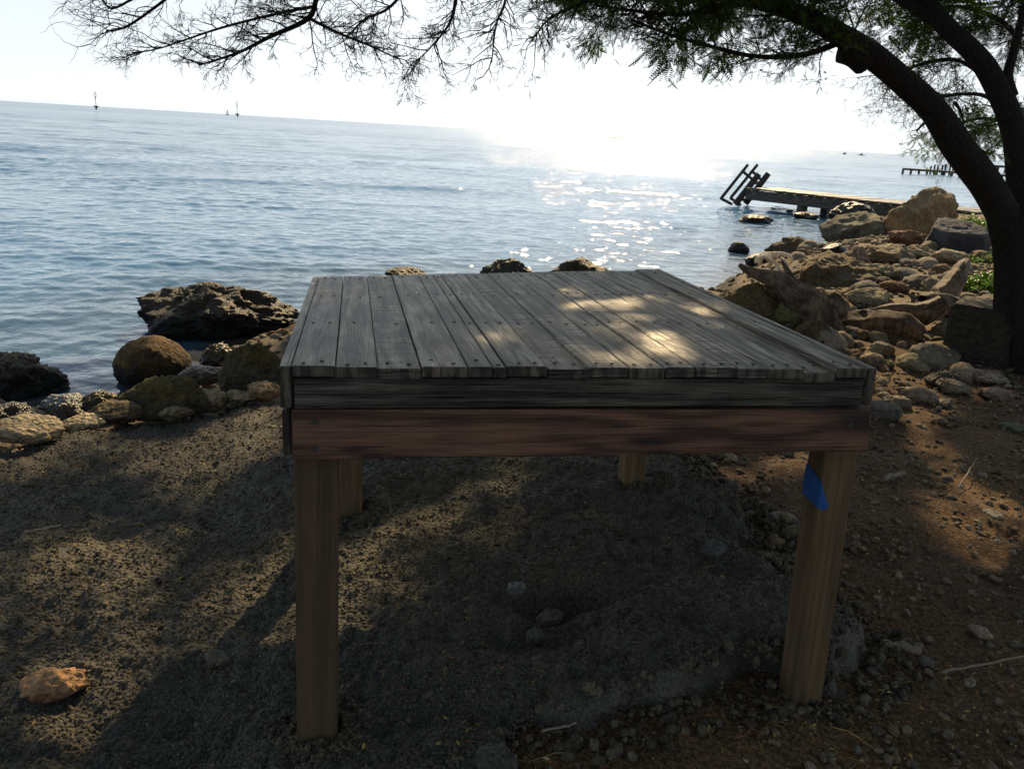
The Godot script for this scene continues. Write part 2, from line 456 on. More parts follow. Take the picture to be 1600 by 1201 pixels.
func make_ground() -> void:
	var rings := PackedFloat32Array([0.05, 0.3, 0.6])
	var r := 0.8
	while r < 420.0:
		rings.append(r)
		r *= 1.0075 if r < 9.0 else (1.018 if r < 26.0 else 1.2)
	var angles := PackedFloat32Array()
	spread(angles, -PI, -0.85, 0.1)
	spread(angles, -0.85, 0.85, 0.0031)
	spread(angles, 0.85, PI + 0.01, 0.1)
	angles[angles.size() - 1] = PI
	var pts := polar(rings, angles)
	var na := angles.size()
	var mb := MB.new()
	var sb := MB.new()
	var keep := PackedByteArray(); keep.resize(pts.size())
	var skeep := PackedByteArray(); skeep.resize(pts.size())
	mb.v.resize(pts.size()); mb.c.resize(pts.size())
	sb.v.resize(pts.size()); sb.c.resize(pts.size())
	for i in pts.size():
		var x := pts[i].x; var z := pts[i].y
		var inner := -1.0
		if absf(x) < 6.0 and absf(z) < 7.0:
			inner = slab_inside(x, z) + 0.06 * fbm.get_noise_2d(x * 150.0, z * 150.0) + 0.05 * fine.get_noise_2d(x * 160.0, z * 160.0)
		var h := ground_height(x, z)
		var k := fbm.get_noise_2d(x * 70.0 + 9.0, z * 70.0)
		var k2 := fine.get_noise_2d(x * 60.0, z * 60.0)
		if inner < 0.15:
			h += 0.012 * fine.get_noise_2d(x * 160.0, z * 160.0) + 0.010 * ridge.get_noise_2d(x * 220.0, z * 220.0) + 0.006 * cells.get_noise_2d(x * 90.0, z * 90.0)
		keep[i] = 1 if h > -0.9 and inner < 0.2 else 0
		mb.v[i] = Vector3(x, h, z)
		var col := Color(0.135, 0.07, 0.03).lerp(Color(0.26, 0.145, 0.058), clampf(0.5 + k + 0.5 * k2, 0, 1))
		col = col.lerp(Color(0.36, 0.27, 0.155), smoothstep(-5.0, -6.6, z) * smoothstep(0.0, 1.5, x))
		col = col.lerp(Color(0.26, 0.2, 0.13), smoothstep(0.5, 0.38, h) * smoothstep(0.05, 0.2, h))
		col = col.lerp(Color(0.04, 0.034, 0.026), smoothstep(0.12, 0.02, h))
		mb.c[i] = col
		if inner > -0.08:
			skeep[i] = 1
			sb.v[i] = Vector3(x, slab_height(x, z, inner), z)
			var sc := Color(0.088, 0.08, 0.066).lerp(Color(0.185, 0.165, 0.125), clampf(0.5 + 0.9 * k2 + 0.4 * k, 0, 1))
			sc = sc.lerp(Color(0.15, 0.13, 0.06), clampf(k * 1.3 + 0.1, 0, 0.65) * smoothstep(-1.6, -2.6, z))
			sb.c[i] = sc
		else:
			sb.v[i] = Vector3(x, h - 0.3, z)
			sb.c[i] = Color.BLACK
	for i in rings.size() - 1:
		for j in na - 1:
			var a := i * na + j
			var b := a + 1; var c := a + na; var d := c + 1
			if keep[a] | keep[b] | keep[c] | keep[d]:
				mb.ix.append_array(PackedInt32Array([a, c, d, a, d, b]))
			if skeep[a] & skeep[b] & skeep[c] & skeep[d]:
				sb.ix.append_array(PackedInt32Array([a, c, d, a, d, b]))
	mb.smooth(); sb.smooth()
	structure("ground", mb.mesh(M.dirt), "brown stony dirt and shore bank")
	structure("concrete_slab", sb.mesh(M.slab), "dark crumbling rough aggregate slab under the table")

func make_sea() -> void:
	var rings := PackedFloat32Array()
	var r := 3.2
	while r < 9000.0:
		rings.append(r)
		r *= 1.0055 if r < 45.0 else (1.0085 if r < 160.0 else (1.02 if r < 600.0 else 1.09))
	var angles := PackedFloat32Array()
	spread(angles, -1.5, -0.66, 0.014)
	spread(angles, -0.66, 0.66, 0.0022)
	spread(angles, 0.66, 1.5, 0.014)
	var na := angles.size()
	rng.seed = 77
	var kx := PackedFloat32Array(); var kz := PackedFloat32Array(); var ph := PackedFloat32Array(); var am := PackedFloat32Array(); var wl := PackedFloat32Array()
	var nw := 34
	for i in nw:
		var lam := 0.2 * pow(10.0, float(i) / (nw - 1)) * rng.randf_range(0.9, 1.1)
		var dir := deg_to_rad(rng.randfn(WAVE_DIR, 24.0 if lam > 1.0 else 38.0))
		kx.append(sin(dir) * TAU / lam); kz.append(cos(dir) * TAU / lam)
		ph.append(rng.randf() * TAU)
		am.append(WAVE_AMP * pow(lam, 0.5))
		wl.append(lam)
	for i in 10:
		var lam := 2.2 * pow(5.0, i / 9.0)
		var dir := deg_to_rad(rng.randfn(WAVE_DIR, 30.0))
		kx.append(sin(dir) * TAU / lam); kz.append(cos(dir) * TAU / lam)
		ph.append(rng.randf() * TAU)
		am.append(0.003 * lam)
		wl.append(lam)
	nw += 10
	var mb := MB.new()
	var total := rings.size() * na
	mb.v.resize(total); mb.c.resize(total); mb.n.resize(total)
	var keep := PackedByteArray(); keep.resize(total)
	var at := 0
	for ri in rings.size():
		r = rings[ri]
		var dr := r * (0.0055 if r < 45.0 else (0.0085 if r < 160.0 else (0.02 if r < 600.0 else 0.09)))
		var first := nw
		for i in nw:
			if wl[i] > 2.4 * dr:
				first = i
				break
		for a in angles:
			var x := sin(a) * r; var z := -cos(a) * r
			var d := -3.0
			if r < 45.0:
				d = shore_distance(x, z)
			var h := 0.0; var sx := 0.0; var sz := 0.0
			if d < 1.2:
				var gust := 0.75 + 0.7 * fbm.get_noise_2d(x * 9.0, z * 16.0)
				var calm := gust * clampf(0.45 - d * 0.25, 0.3, 1.0)
				for i in range(first, nw):
					if i >= 34 and r < 25.0: break
					var p := kx[i] * x + kz[i] * z + ph[i]
					var s := sin(p) * am[i]
					h += s
					var q := cos(p) * am[i]
					sx += q * kx[i]; sz += q * kz[i]
				h *= calm; sx *= calm; sz *= calm
			keep[at] = 1 if d < 1.0 else 0
			mb.v[at] = Vector3(x, h, z)
			mb.n[at] = Vector3(-sx, 1.0, -sz).normalized()
			var deep := Color(0.045, 0.135, 0.25)
			var k := fbm.get_noise_2d(x * 1.2, z * 3.0)
			deep = deep.lerp(Color(0.05, 0.17, 0.29), clampf(k * 1.4 + 0.1, 0, 1))
			deep = deep.lerp(Color(0.03, 0.08, 0.14), smoothstep(-4.0, -1.5, d))
			mb.c[at] = deep.lerp(Color(0.05, 0.036, 0.02), smoothstep(-0.7, 0.1, d))
			at += 1
	var out: ArrayMesh
	for zone in 5:
		mb.ix = PackedInt32Array()
		var near := [0.0, 22.0, 45.0, 110.0, 300.0][zone] as float
		var far := [22.0, 45.0, 110.0, 300.0, 1e6][zone] as float
		for i in rings.size() - 1:
			if rings[i] < near or rings[i] >= far: continue
			for j in na - 1:
				var a := i * na + j
				var b := a + 1; var c := a + na; var d := c + 1
				if keep[a] | keep[b] | keep[c] | keep[d]:
					mb.ix.append_array(PackedInt32Array([a, c, d, a, d, b]))
		var m := mb.mesh(M["sea_%d" % zone])
		if zone == 0:
			out = m
		else:
			out.add_surface_from_arrays(Mesh.PRIMITIVE_TRIANGLES, m.surface_get_arrays(0))
			out.surface_set_material(zone, M["sea_%d" % zone])
	structure("sea", out, "blue rippled sea glittering under the sun")

# ---------------------------------------------------------------- rocks
func icosphere(level: int) -> MB:
	if ball.has(level): return ball[level]
	var g := (1.0 + sqrt(5.0)) / 2.0
	var v: Array[Vector3] = []
	for s in [[-1, g, 0], [1, g, 0], [-1, -g, 0], [1, -g, 0], [0, -1, g], [0, 1, g], [0, -1, -g], [0, 1, -g], [g, 0, -1], [g, 0, 1], [-g, 0, -1], [-g, 0, 1]]:
		v.append(Vector3(s[0], s[1], s[2]).normalized())
	var ix := [0, 11, 5, 0, 5, 1, 0, 1, 7, 0, 7, 10, 0, 10, 11, 1, 5, 9, 5, 11, 4, 11, 10, 2, 10, 7, 6, 7, 1, 8, 3, 9, 4, 3, 4, 2, 3, 2, 6, 3, 6, 8, 3, 8, 9, 4, 9, 5, 2, 4, 11, 6, 2, 10, 8, 6, 7, 9, 8, 1]
	for l in level:
		var mids := {}
		var out := []
		for i in range(0, ix.size(), 3):
			var m := []
			for e in 3:
				var a: int = ix[i + e]; var b: int = ix[i + (e + 1) % 3]
				var key := mini(a, b) * 100000 + maxi(a, b)
				if not mids.has(key):
					mids[key] = v.size()
					v.append(((v[a] + v[b]) / 2.0).normalized())
				m.append(mids[key])
			out.append_array([ix[i], m[0], m[2], ix[i + 1], m[1], m[0], ix[i + 2], m[2], m[1], m[0], m[1], m[2]])
		ix = out
	var mb := MB.new()
	mb.v = PackedVector3Array(v)
	for i in range(0, ix.size(), 3):   # Godot's front faces run clockwise
		mb.ix.append_array(PackedInt32Array([ix[i], ix[i + 2], ix[i + 1]]))
	ball[level] = mb
	return mb

# half sizes s in metres; kind: boulder, coral, cobble, block
func rock_mesh(s: Vector3, kind: String, seed_: int, col: Color, top: Color, level := 4, wet_below := -1.0, y0 := 0.0) -> ArrayMesh:
	var src := icosphere(level)
	var mb := MB.new()
	mb.ix = src.ix
	var r := RandomNumberGenerator.new()
	r.seed = seed_
	var normals: Array[Vector3] = []
	var dist: Array[float] = []
	var count := {"boulder": 17, "coral": 6, "cobble": 6, "block": 7}[kind] as int
	for i in count:
		normals.append(Vector3(r.randfn(), r.randfn() * (0.6 if kind != "block" else 0.3), r.randfn()).normalized())
		dist.append(r.randf_range(0.62, 0.92) if kind != "cobble" else r.randf_range(0.82, 1.0))
	if kind == "block":
		normals.append(Vector3(0.1, 1, 0.25).normalized()); dist.append(0.6)
	var off := Vector3(r.randf(), r.randf(), r.randf()) * 900.0
	var size := (s.x + s.y + s.z) / 3.0
	mb.v.resize(src.v.size()); mb.c.resize(src.v.size())
	var jag := 1.0 if kind == "coral" else 0.0
	var lo := Vector3.ONE * 9.0
	var hi := -lo
	var soft := 0.35 if kind == "cobble" else (0.55 if kind == "block" else 1.0)
	for i in src.v.size():
		var d := src.v[i]
		var rad := 1.0
		for k in normals.size():
			var f := d.dot(normals[k])
			if f > 0.05:
				rad = minf(rad, dist[k] / f)
		var p := d * rad
		var q := p * s / size * 55.0 + off
		var w := (0.16 if kind == "coral" else 0.085) * fbm.get_noise_3dv(q * 1.4) + 0.1 * soft * fine.get_noise_3dv(q * 3.0) + 0.035 * fine.get_noise_3dv(q * 9.0)
		if jag > 0.0:
			var up := 0.6 + 0.7 * maxf(0.0, d.y)
			var cone := 1.0 - 0.42 * clampf(d.y, -0.6, 1.0)
			p.x *= cone; p.z *= cone
			w += 0.2 * up * ridge.get_noise_3dv(q * 1.1) + 0.07 * fine.get_noise_3dv(q * 5.0) - 0.16 * maxf(0.0, cells.get_noise_3dv(q * 1.3) + 0.35)
		else:
			w += 0.1 * soft * ridge.get_noise_3dv(q * 1.7)
		p += d * w
		mb.v[i] = p
		lo = lo.min(p); hi = hi.max(p)
	for i in src.v.size():   # fitted to its measured size
		var d := src.v[i]
		var p := mb.v[i]
		var q := p * s / size * 55.0 + off
		p = ((p - lo) / (hi - lo) * 2.0 - Vector3.ONE) * s
		mb.v[i] = p
		var t := clampf(0.5 + 1.1 * fbm.get_noise_3dv(q * 0.8) + 0.5 * fine.get_noise_3dv(q * 2.0), 0.0, 1.0)
		var c := col.lerp(col * 0.55, t)
		var moss := smoothstep(-0.05, 0.5, d.y + 0.9 * fine.get_noise_3dv(q * 1.6))
		c = c.lerp(top * (0.65 + 0.5 * t), moss)
		if wet_below > -0.5:
			c = c.lerp(Color(0.018, 0.016, 0.013), smoothstep(wet_below + 0.07, wet_below - 0.03, p.y + y0 + 0.05 * fbm.get_noise_3dv(q)))
		c.a = 1.0
		mb.c[i] = c
	mb.smooth()
	return mb.mesh(M.stone)

func rock(called: String, pos: Vector3, s: Vector3, turn: float, kind: String, seed_: int, col: Color, top: Color, label: String, wet := -1.0, mat := "stone", level := 4, tilt := 0.0) -> void:
	var m := rock_mesh(s, kind, seed_, col, top, level, wet, pos.y)
	m.surface_set_material(0, M[mat])
	var o := single(called, m, label, "rock", pos)
	o.rotation = Vector3(0, turn, tilt)

func make_rubble() -> void:
	var variants := []
	var cols := [Color(0.3, 0.23, 0.15), Color(0.22, 0.18, 0.13), Color(0.34, 0.27, 0.19), Color(0.26, 0.16, 0.09), Color(0.16, 0.145, 0.12), Color(0.3, 0.25, 0.15)]
	for i in 6:
		var m := rock_mesh(Vector3(1.0, 0.72, 0.85), "boulder" if i % 2 else "cobble", 500 + i, cols[i], cols[i] * 1.05, 3)
		m.surface_set_material(0, M.pebble)
		variants.append(m)
	var small := []
	for i in 6:
		var m := rock_mesh(Vector3(1.0, 0.7, 0.85), "boulder" if i % 2 else "cobble", 600 + i, cols[i], cols[i], 1)
		m.surface_set_material(0, M.pebble)
		small.append(m)
	rng.seed = 5
	var zones := [
		[Vector2(1.9, -12.5), Vector2(9.0, -4.7), 0.1, 0.62, 270, 0.03, 0.17, "rubble_stone", "small tan rubble stone on the sunlit bank between boulders and driftwood", "rubble stones on the bank right of the table"],
		[Vector2(-4.5, -6.0), Vector2(-0.3, -2.6), 0.03, 0.5, 45, 0.03, 0.09, "shore_stone", "small dark stone on the shore slope left of the table", "small stones along the shore left of the table"],
		[Vector2(0.85, -4.7), Vector2(3.6, -1.5), 0.5, 0.7, 75, 0.014, 0.05, "dirt_stone", "small stone lying on the brown dirt right of the table", "small stones on the dirt right of the table"]]
	for z in zones:
		var made := 0
		var tries := 0
		while made < z[4] and tries < 6000:
			tries += 1
			var x := rng.randf_range(z[0].x, z[1].x)
			var zz := rng.randf_range(z[0].y, z[1].y)
			var h := ground_height(x, zz)
			if h < z[2] or h > z[3] or slab_inside(x, zz) > -0.03: continue
			if z[7] == "rubble_stone" and (x < 0.36 * -zz - 0.3 or x > -zz * 0.62): continue
			var s := z[5] * pow(z[6] / z[5], pow(rng.randf(), 1.7)) as float
			var v := rng.randi() % 6
			var near := ""
			var best := 1e9
			for q in LANDMARKS:
				var dd := Vector2(x, zz).distance_to(q[0])
				if dd < best:
					best = dd
					near = q[1]
			var big := "small" if s < z[5] * 1.5 else ("mid-sized" if s < z[5] * 2.6 else "larger")
			var what: String = ["brown", "dark brown", "pale tan", "reddish brown", "dark grey", "yellowish"][v]
			var o := single(z[7], variants[v], "%s %s loose stone near the %s" % [big, what, near], "stone", Vector3(x, h + s * 0.2, zz), z[9])
			o.basis = Basis.from_euler(Vector3(rng.randf_range(-0.4, 0.4), rng.randf() * TAU, rng.randf_range(-0.4, 0.4))) * Basis.from_scale(Vector3(s, s * rng.randf_range(0.7, 1.1), s))
			made += 1
	for k in 6:
		var where: Array[Transform3D] = []
		var tint := PackedColorArray()
		for i in 2600:
			var x: float; var zz: float
			if i % 5 < 2:
				x = rng.randf_range(0.6, 4.6); zz = rng.randf_range(-5.2, -1.2)
			elif i % 5 < 4:
				x = rng.randf_range(1.2, 10.0); zz = rng.randf_range(-14.0, -4.2)
			else:
				x = rng.randf_range(-4.5, 1.0); zz = rng.randf_range(-6.5, -2.4)
			var h := ground_height(x, zz)
			if h < 0.02 or slab_inside(x, zz) > -0.02: continue
			var s := rng.randf_range(0.004, 0.016) if i % 5 < 2 else rng.randf_range(0.008, 0.04)
			where.append(Transform3D(Basis.from_euler(Vector3(rng.randf() * 0.8, rng.randf() * TAU, rng.randf() * 0.8)) * Basis.from_scale(Vector3(s, s * 0.8, s)), Vector3(x, h + s * 0.25, zz)))
			var g := rng.randf_range(0.6, 1.25)
			tint.append(Color(g, g * 0.97, g * 0.92))
		scatter(self, "gravel", small[k], where, tint, "loose gravel on the dirt and the bank")
	# crumbs of the broken aggregate on the slab
	var crumb := rock_mesh(Vector3(1.0, 0.8, 0.9), "boulder", 650, Color(0.17, 0.15, 0.105), Color(0.17, 0.15, 0.105), 1)
	crumb.surface_set_material(0, M.pebble)
	var where: Array[Transform3D] = []
	var tint := PackedColorArray()
	for i in 60000:
		var rr := 1.0 + 3.4 * pow(rng.randf(), 1.3)
		var aa := rng.randf_range(-0.72, 0.5)
		var x := sin(aa) * rr; var zz := -cos(aa) * rr
		var inner := slab_inside(x, zz)
		if inner < 0.02: continue
		var s := rng.randf_range(0.002, 0.006)
		if rng.randf() < 0.03: s *= 1.8
		where.append(Transform3D(Basis.from_euler(Vector3(rng.randf() * TAU, rng.randf() * TAU, rng.randf() * TAU)) * Basis.from_scale(Vector3(s, s, s)), Vector3(x, slab_height(x, zz, inner) - s * 0.1, zz)))
		var g := rng.randf_range(0.55, 1.2)
		tint.append(Color(g, g * rng.randf_range(0.95, 1.0), g * rng.randf_range(0.8, 0.98)))
	for i in 9000:   # debris along the broken edge
		var x := rng.randf_range(-0.2, 1.2); var zz := rng.randf_range(-3.4, -1.2)
		var inner := slab_inside(x, zz)
		if inner > 0.06 or inner < -0.14: continue
		var s := 0.003 + 0.014 * pow(rng.randf(), 3.0)
		where.append(Transform3D(Basis.from_euler(Vector3(rng.randf() * TAU, rng.randf() * TAU, rng.randf() * TAU)) * Basis.from_scale(Vector3(s, s, s)), Vector3(x, maxf(slab_height(x, zz, inner), ground_height(x, zz) + 0.008), zz)))
		var g := rng.randf_range(0.5, 1.3)
		tint.append(Color(g, g * 0.95, g * 0.85))
	for q in [Vector2(-0.365, -1.45), Vector2(0.735, -1.66), Vector2(-0.5, -2.5), Vector2(0.5, -2.75)]:   # soil round the feet of the legs
		for i in 500:
			var a := rng.randf() * TAU
			var rr := 0.05 + 0.06 * pow(rng.randf(), 1.5)
			var x: float = q.x + cos(a) * rr; var zz: float = q.y + sin(a) * rr
			var inner := slab_inside(x, zz)
			var s := 0.002 + 0.007 * pow(rng.randf(), 2.0)
			where.append(Transform3D(Basis.from_euler(Vector3(rng.randf() * TAU, rng.randf() * TAU, rng.randf() * TAU)) * Basis.from_scale(Vector3(s, s, s)), Vector3(x, (slab_height(x, zz, inner) if inner > 0.0 else ground_height(x, zz)) + 0.001, zz)))
			var g := rng.randf_range(0.5, 1.2)
			tint.append(Color(g, g * 0.9, g * 0.75))
	scatter(self, "slab_crumbs", crumb, where, tint, "loose crumbs of aggregate on the slab")

func make_litter() -> void:
	rng.seed = 15
	var leaf := MB.new()
	leaf.quad(Vector3(-1, 0, 0), Vector3(0, 0.12, -0.36), Vector3(1, 0.1, 0), Vector3(0, 0, 0.36))
	var straw := MB.new()
	straw.tube(PackedVector3Array([Vector3(-1, 0, 0), Vector3(-0.35, 0.12, 0.1), Vector3(0.3, 0.16, -0.06), Vector3(1, 0.02, 0.16)]), PackedFloat32Array([0.016, 0.022, 0.02, 0.01]), 4)
	var cols := [Color(0.3, 0.17, 0.04), Color(0.36, 0.25, 0.06), Color(0.16, 0.09, 0.03), Color(0.3, 0.11, 0.03), Color(0.4, 0.26, 0.06), Color(0.33, 0.24, 0.12)]
	for kind in 2:
		var where: Array[Transform3D] = []
		var tint := PackedColorArray()
		for i in (22000 if kind == 0 else 6000):
			var rr := 1.0 + 4.2 * pow(rng.randf(), 1.2)
			var aa := rng.randf_range(-0.75, 0.75)
			var x := sin(aa) * rr; var zz := -cos(aa) * rr
			var inner := slab_inside(x, zz)
			var clump := fbm.get_noise_2d(x * 160.0 + 44.0, zz * 160.0)
			if inner > 0.0 and (rng.randf() > 0.16 + clump * 0.5): continue
			if inner <= 0.0 and rng.randf() > 0.5 + clump * 1.6: continue
			var h := slab_height(x, zz, inner) if inner > 0.0 else ground_height(x, zz)
			if h < 0.3: continue
			var s := (0.0028 + 0.007 * pow(rng.randf(), 3.0)) if kind == 0 else rng.randf_range(0.008, 0.026) * (2.0 if rng.randf() < 0.12 else 1.0)
			where.append(Transform3D(Basis.from_euler(Vector3(rng.randf_range(-0.9, 0.9), rng.randf() * TAU, rng.randf_range(-0.5, 0.5))) * Basis.from_scale(Vector3(s, s, s)), Vector3(x, h + 0.004 + (0.012 if inner <= 0.0 else 0.0), zz)))
			var c: Color = cols[rng.randi() % 6] * rng.randf_range(0.4, 1.1)
			c.a = 1.0
			tint.append(c)
		scatter(self, "leaf_litter" if kind == 0 else "dry_grass", (leaf if kind == 0 else straw).mesh(M.litter), where, tint, "dry leaflets scattered on the ground" if kind == 0 else "dry grass stalks and fine twigs on the ground")

# ---------------------------------------------------------------- the table
func box_pts(x0: float, x1: float, y0: float, y1: float, z0: float, z1: float) -> Array:
	return [Vector3(x0, y0, z0), Vector3(x1, y0, z0), Vector3(x1, y0, z1), Vector3(x0, y0, z1), Vector3(x0, y1, z0), Vector3(x1, y1, z0), Vector3(x1, y1, z1), Vector3(x0, y1, z1)]

func lift(x: float, z: float) -> float:   # the top is a little twisted: its far right corner stands proud
	return 0.053 * (x / 1.19) * (-z / 1.27)

func make_table() -> void:
	var t := thing("wooden_table", "low wooden table with weathered grey plank top and square legs", "table", TABLE_AT)
	t.basis = TABLE_TURN
	rng.seed = 3
	var us := TOP_EDGES
	var drop := [0.0, 0.001, -0.002, -0.004, 0.0, 0.0005, -0.001, 0.001, -0.004, -0.001, -0.002, 0.0, 0.0005, -0.001, -0.002, -0.009, 0.0, 0.0005, 0.0]
	var head := CylinderMesh.new()
	head.top_radius = 0.0038; head.bottom_radius = 0.0038; head.height = 0.003; head.radial_segments = 10; head.rings = 1
	head.material = M.iron
	for i in us.size() - 1:
		var x0: float = us[i] + 0.0006 + rng.randf() * 0.001
		var x1: float = us[i + 1] - 0.0006
		var edge := i == 0 or i == us.size() - 2
		var y: float = drop[i]
		var front := 0.001 if edge else rng.randf_range(-0.002, 0.003)
		var back := -1.257 - 0.022 * (x0 / 1.19) + rng.randf_range(-0.004, 0.004)
		var thick := 0.078 if edge else 0.021
		var p := [Vector3(x0, y * 0.3 - thick, back), Vector3(x1, y * 0.3 - thick, back), Vector3(x1, y - thick, front), Vector3(x0, y - thick, front), Vector3(x0, y * 0.3, back), Vector3(x1, y * 0.3, back), Vector3(x1, y, front), Vector3(x0, y, front)]
		for k in 8: p[k].y += lift(p[k].x, p[k].z)
		var mb := MB.new()
		var g := rng.randf_range(0.62, 1.2)
		if i == 3 or i == 8: g *= 0.75
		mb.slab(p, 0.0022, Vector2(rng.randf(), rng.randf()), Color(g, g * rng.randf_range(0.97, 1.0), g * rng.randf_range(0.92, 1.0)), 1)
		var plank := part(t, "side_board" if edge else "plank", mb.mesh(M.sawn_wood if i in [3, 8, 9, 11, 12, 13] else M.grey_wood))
		if edge: continue
		var wide := x1 - x0
		var row := 0
		for z: float in [-0.035, -0.42, -0.83, -1.2]:
			row += 1
			var spots := [0.5] if wide < 0.06 else ([0.28, 0.72] if rng.randf() < 0.55 or row == 1 else [rng.randf_range(0.3, 0.7)])
			for f: float in spots:
				var nx := lerpf(x0, x1, f + rng.randf_range(-0.05, 0.05))
				var nz := z + rng.randf_range(-0.018, 0.018)
				var nl := part(plank, "nail_head", head)
				nl.position = Vector3(nx, y * lerpf(1.0, 0.3, nz / -1.257) + lift(nx, nz) + 0.0002, nz)
	# boards on edge under the planks
	var mb := MB.new()
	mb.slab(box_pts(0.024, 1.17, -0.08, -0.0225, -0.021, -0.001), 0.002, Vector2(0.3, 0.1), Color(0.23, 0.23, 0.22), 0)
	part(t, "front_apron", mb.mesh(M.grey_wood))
	mb = MB.new()
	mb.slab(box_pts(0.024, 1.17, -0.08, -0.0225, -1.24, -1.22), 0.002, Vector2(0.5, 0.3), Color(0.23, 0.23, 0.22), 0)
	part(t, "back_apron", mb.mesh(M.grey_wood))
	for z: float in [-0.42, -0.83]:
		mb = MB.new()
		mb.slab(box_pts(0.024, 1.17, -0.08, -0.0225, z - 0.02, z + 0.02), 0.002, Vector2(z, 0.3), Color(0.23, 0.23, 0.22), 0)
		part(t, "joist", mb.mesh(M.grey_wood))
	mb = MB.new()
	mb.slab([Vector3(0.019, -0.179, -0.04), Vector3(1.203, -0.18, -0.04), Vector3(1.203, -0.18, 0.0), Vector3(0.019, -0.179, 0.0), Vector3(0.019, -0.0815, -0.04), Vector3(1.194, -0.089, -0.04), Vector3(1.194, -0.089, 0.0), Vector3(0.019, -0.0815, 0.0)], 0.003, Vector2(0.52, 0.5), Color(0.95, 0.9, 0.85), 0)
	var beam := part(t, "front_beam", mb.mesh(M.red_wood), "", "reddish knotty front beam")
	mb = MB.new()   # the long drying crack near the left end
	mb.quad(Vector3(0.021, -0.1248, 0.0006), Vector3(0.021, -0.1236, 0.0006), Vector3(0.38, -0.1266, 0.0006), Vector3(0.38, -0.127, 0.0006))
	part(beam, "crack", mb.mesh(M.iron))
	head = CylinderMesh.new()
	head.top_radius = 0.006; head.bottom_radius = 0.006; head.height = 0.003; head.radial_segments = 12; head.rings = 1
	head.material = M.iron
	for q: Vector2 in [Vector2(0.062, -0.105), Vector2(0.06, -0.157), Vector2(1.15, -0.12)]:
		var b := part(beam, "bolt_head", head)
		b.position = Vector3(q.x, q.y, 0.0006)
		b.rotation.x = PI / 2
	for q in [[0.003, 0.0185], [1.172, 1.1925]]:
		mb = MB.new()
		mb.slab(box_pts(q[0], q[1], -0.17, -0.0815, -1.23, -0.003 if q[0] < 0.5 else -0.042), 0.003, Vector2(0.1, 0.6), Color(0.75, 0.74, 0.7), 1)
		part(t, "side_beam", mb.mesh(M.grey_wood))
	mb = MB.new()
	mb.slab(box_pts(0.03, 1.17, -0.17, -0.082, -1.265, -1.225), 0.003, Vector2(0.2, 0.2), Color(0.9, 0.85, 0.8), 0)
	part(t, "back_beam", mb.mesh(M.red_wood))
	# legs: foot centre, head centre, half width
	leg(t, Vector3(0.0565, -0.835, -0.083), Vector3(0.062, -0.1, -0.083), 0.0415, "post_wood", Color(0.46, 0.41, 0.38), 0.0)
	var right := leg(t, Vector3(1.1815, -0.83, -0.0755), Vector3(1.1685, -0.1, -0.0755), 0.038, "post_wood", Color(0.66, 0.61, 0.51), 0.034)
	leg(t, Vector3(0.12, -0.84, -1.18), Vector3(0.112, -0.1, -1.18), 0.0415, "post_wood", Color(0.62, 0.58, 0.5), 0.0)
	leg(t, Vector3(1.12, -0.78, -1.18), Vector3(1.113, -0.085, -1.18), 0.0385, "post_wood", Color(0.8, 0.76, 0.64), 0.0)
	# a torn piece of blue tape folded round the right leg's edge
	mb = MB.new()
	var xl := 1.1343
	var rim := [Vector3(xl - 0.0026, -0.318, -0.1086), Vector3(xl - 0.004, -0.28, -0.109), Vector3(xl - 0.0026, -0.243, -0.108), Vector3(xl - 0.0045, -0.252, -0.075), Vector3(xl - 0.0016, -0.266, -0.0402), Vector3(xl - 0.0022, -0.3, -0.0398), Vector3(xl - 0.002, -0.326, -0.0402), Vector3(xl - 0.0035, -0.32, -0.075)]
	for k in 8:   # creased on the side of the leg
		mb.tri(rim[k], rim[(k + 1) % 8], Vector3(xl - 0.0058, -0.286, -0.07))
	var rim2 := [Vector3(xl - 0.002, -0.326, -0.0402), Vector3(xl - 0.0022, -0.3, -0.0398), Vector3(xl - 0.0016, -0.266, -0.0402), Vector3(xl + 0.008, -0.294, -0.0385), Vector3(xl + 0.019, -0.316, -0.036), Vector3(xl + 0.017, -0.328, -0.0375), Vector3(xl + 0.009, -0.329, -0.04)]
	for k in 7:
		mb.tri(rim2[k], rim2[(k + 1) % 7], Vector3(xl + 0.006, -0.308, -0.0372))
	part(right, "blue_tape", mb.mesh(M.blue), "", "torn piece of blue tape")

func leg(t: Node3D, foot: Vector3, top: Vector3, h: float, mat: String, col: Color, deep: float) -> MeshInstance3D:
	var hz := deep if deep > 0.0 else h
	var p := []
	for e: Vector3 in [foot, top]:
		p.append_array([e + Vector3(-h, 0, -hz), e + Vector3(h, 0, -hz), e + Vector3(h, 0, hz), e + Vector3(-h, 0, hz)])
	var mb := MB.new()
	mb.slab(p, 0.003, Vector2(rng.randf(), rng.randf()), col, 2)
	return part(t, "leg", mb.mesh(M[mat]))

# ---------------------------------------------------------------- the tree
func bend(ctrl: PackedVector3Array, per := 6) -> PackedVector3Array:   # a smooth curve through the points
	var out := PackedVector3Array()
	for i in ctrl.size() - 1:
		var a := ctrl[maxi(i - 1, 0)]; var b := ctrl[i]; var c := ctrl[i + 1]; var d := ctrl[mini(i + 2, ctrl.size() - 1)]
		for k in per:
			out.append(b.cubic_interpolate(c, a, d, float(k) / per))
	out.append(ctrl[ctrl.size() - 1])
	return out

func radii(list: PackedFloat32Array, per := 6) -> PackedFloat32Array:
	var out := PackedFloat32Array()
	for i in list.size() - 1:
		for k in per:
			out.append(lerpf(list[i], list[i + 1], float(k) / per))
	out.append(list[list.size() - 1])
	return out

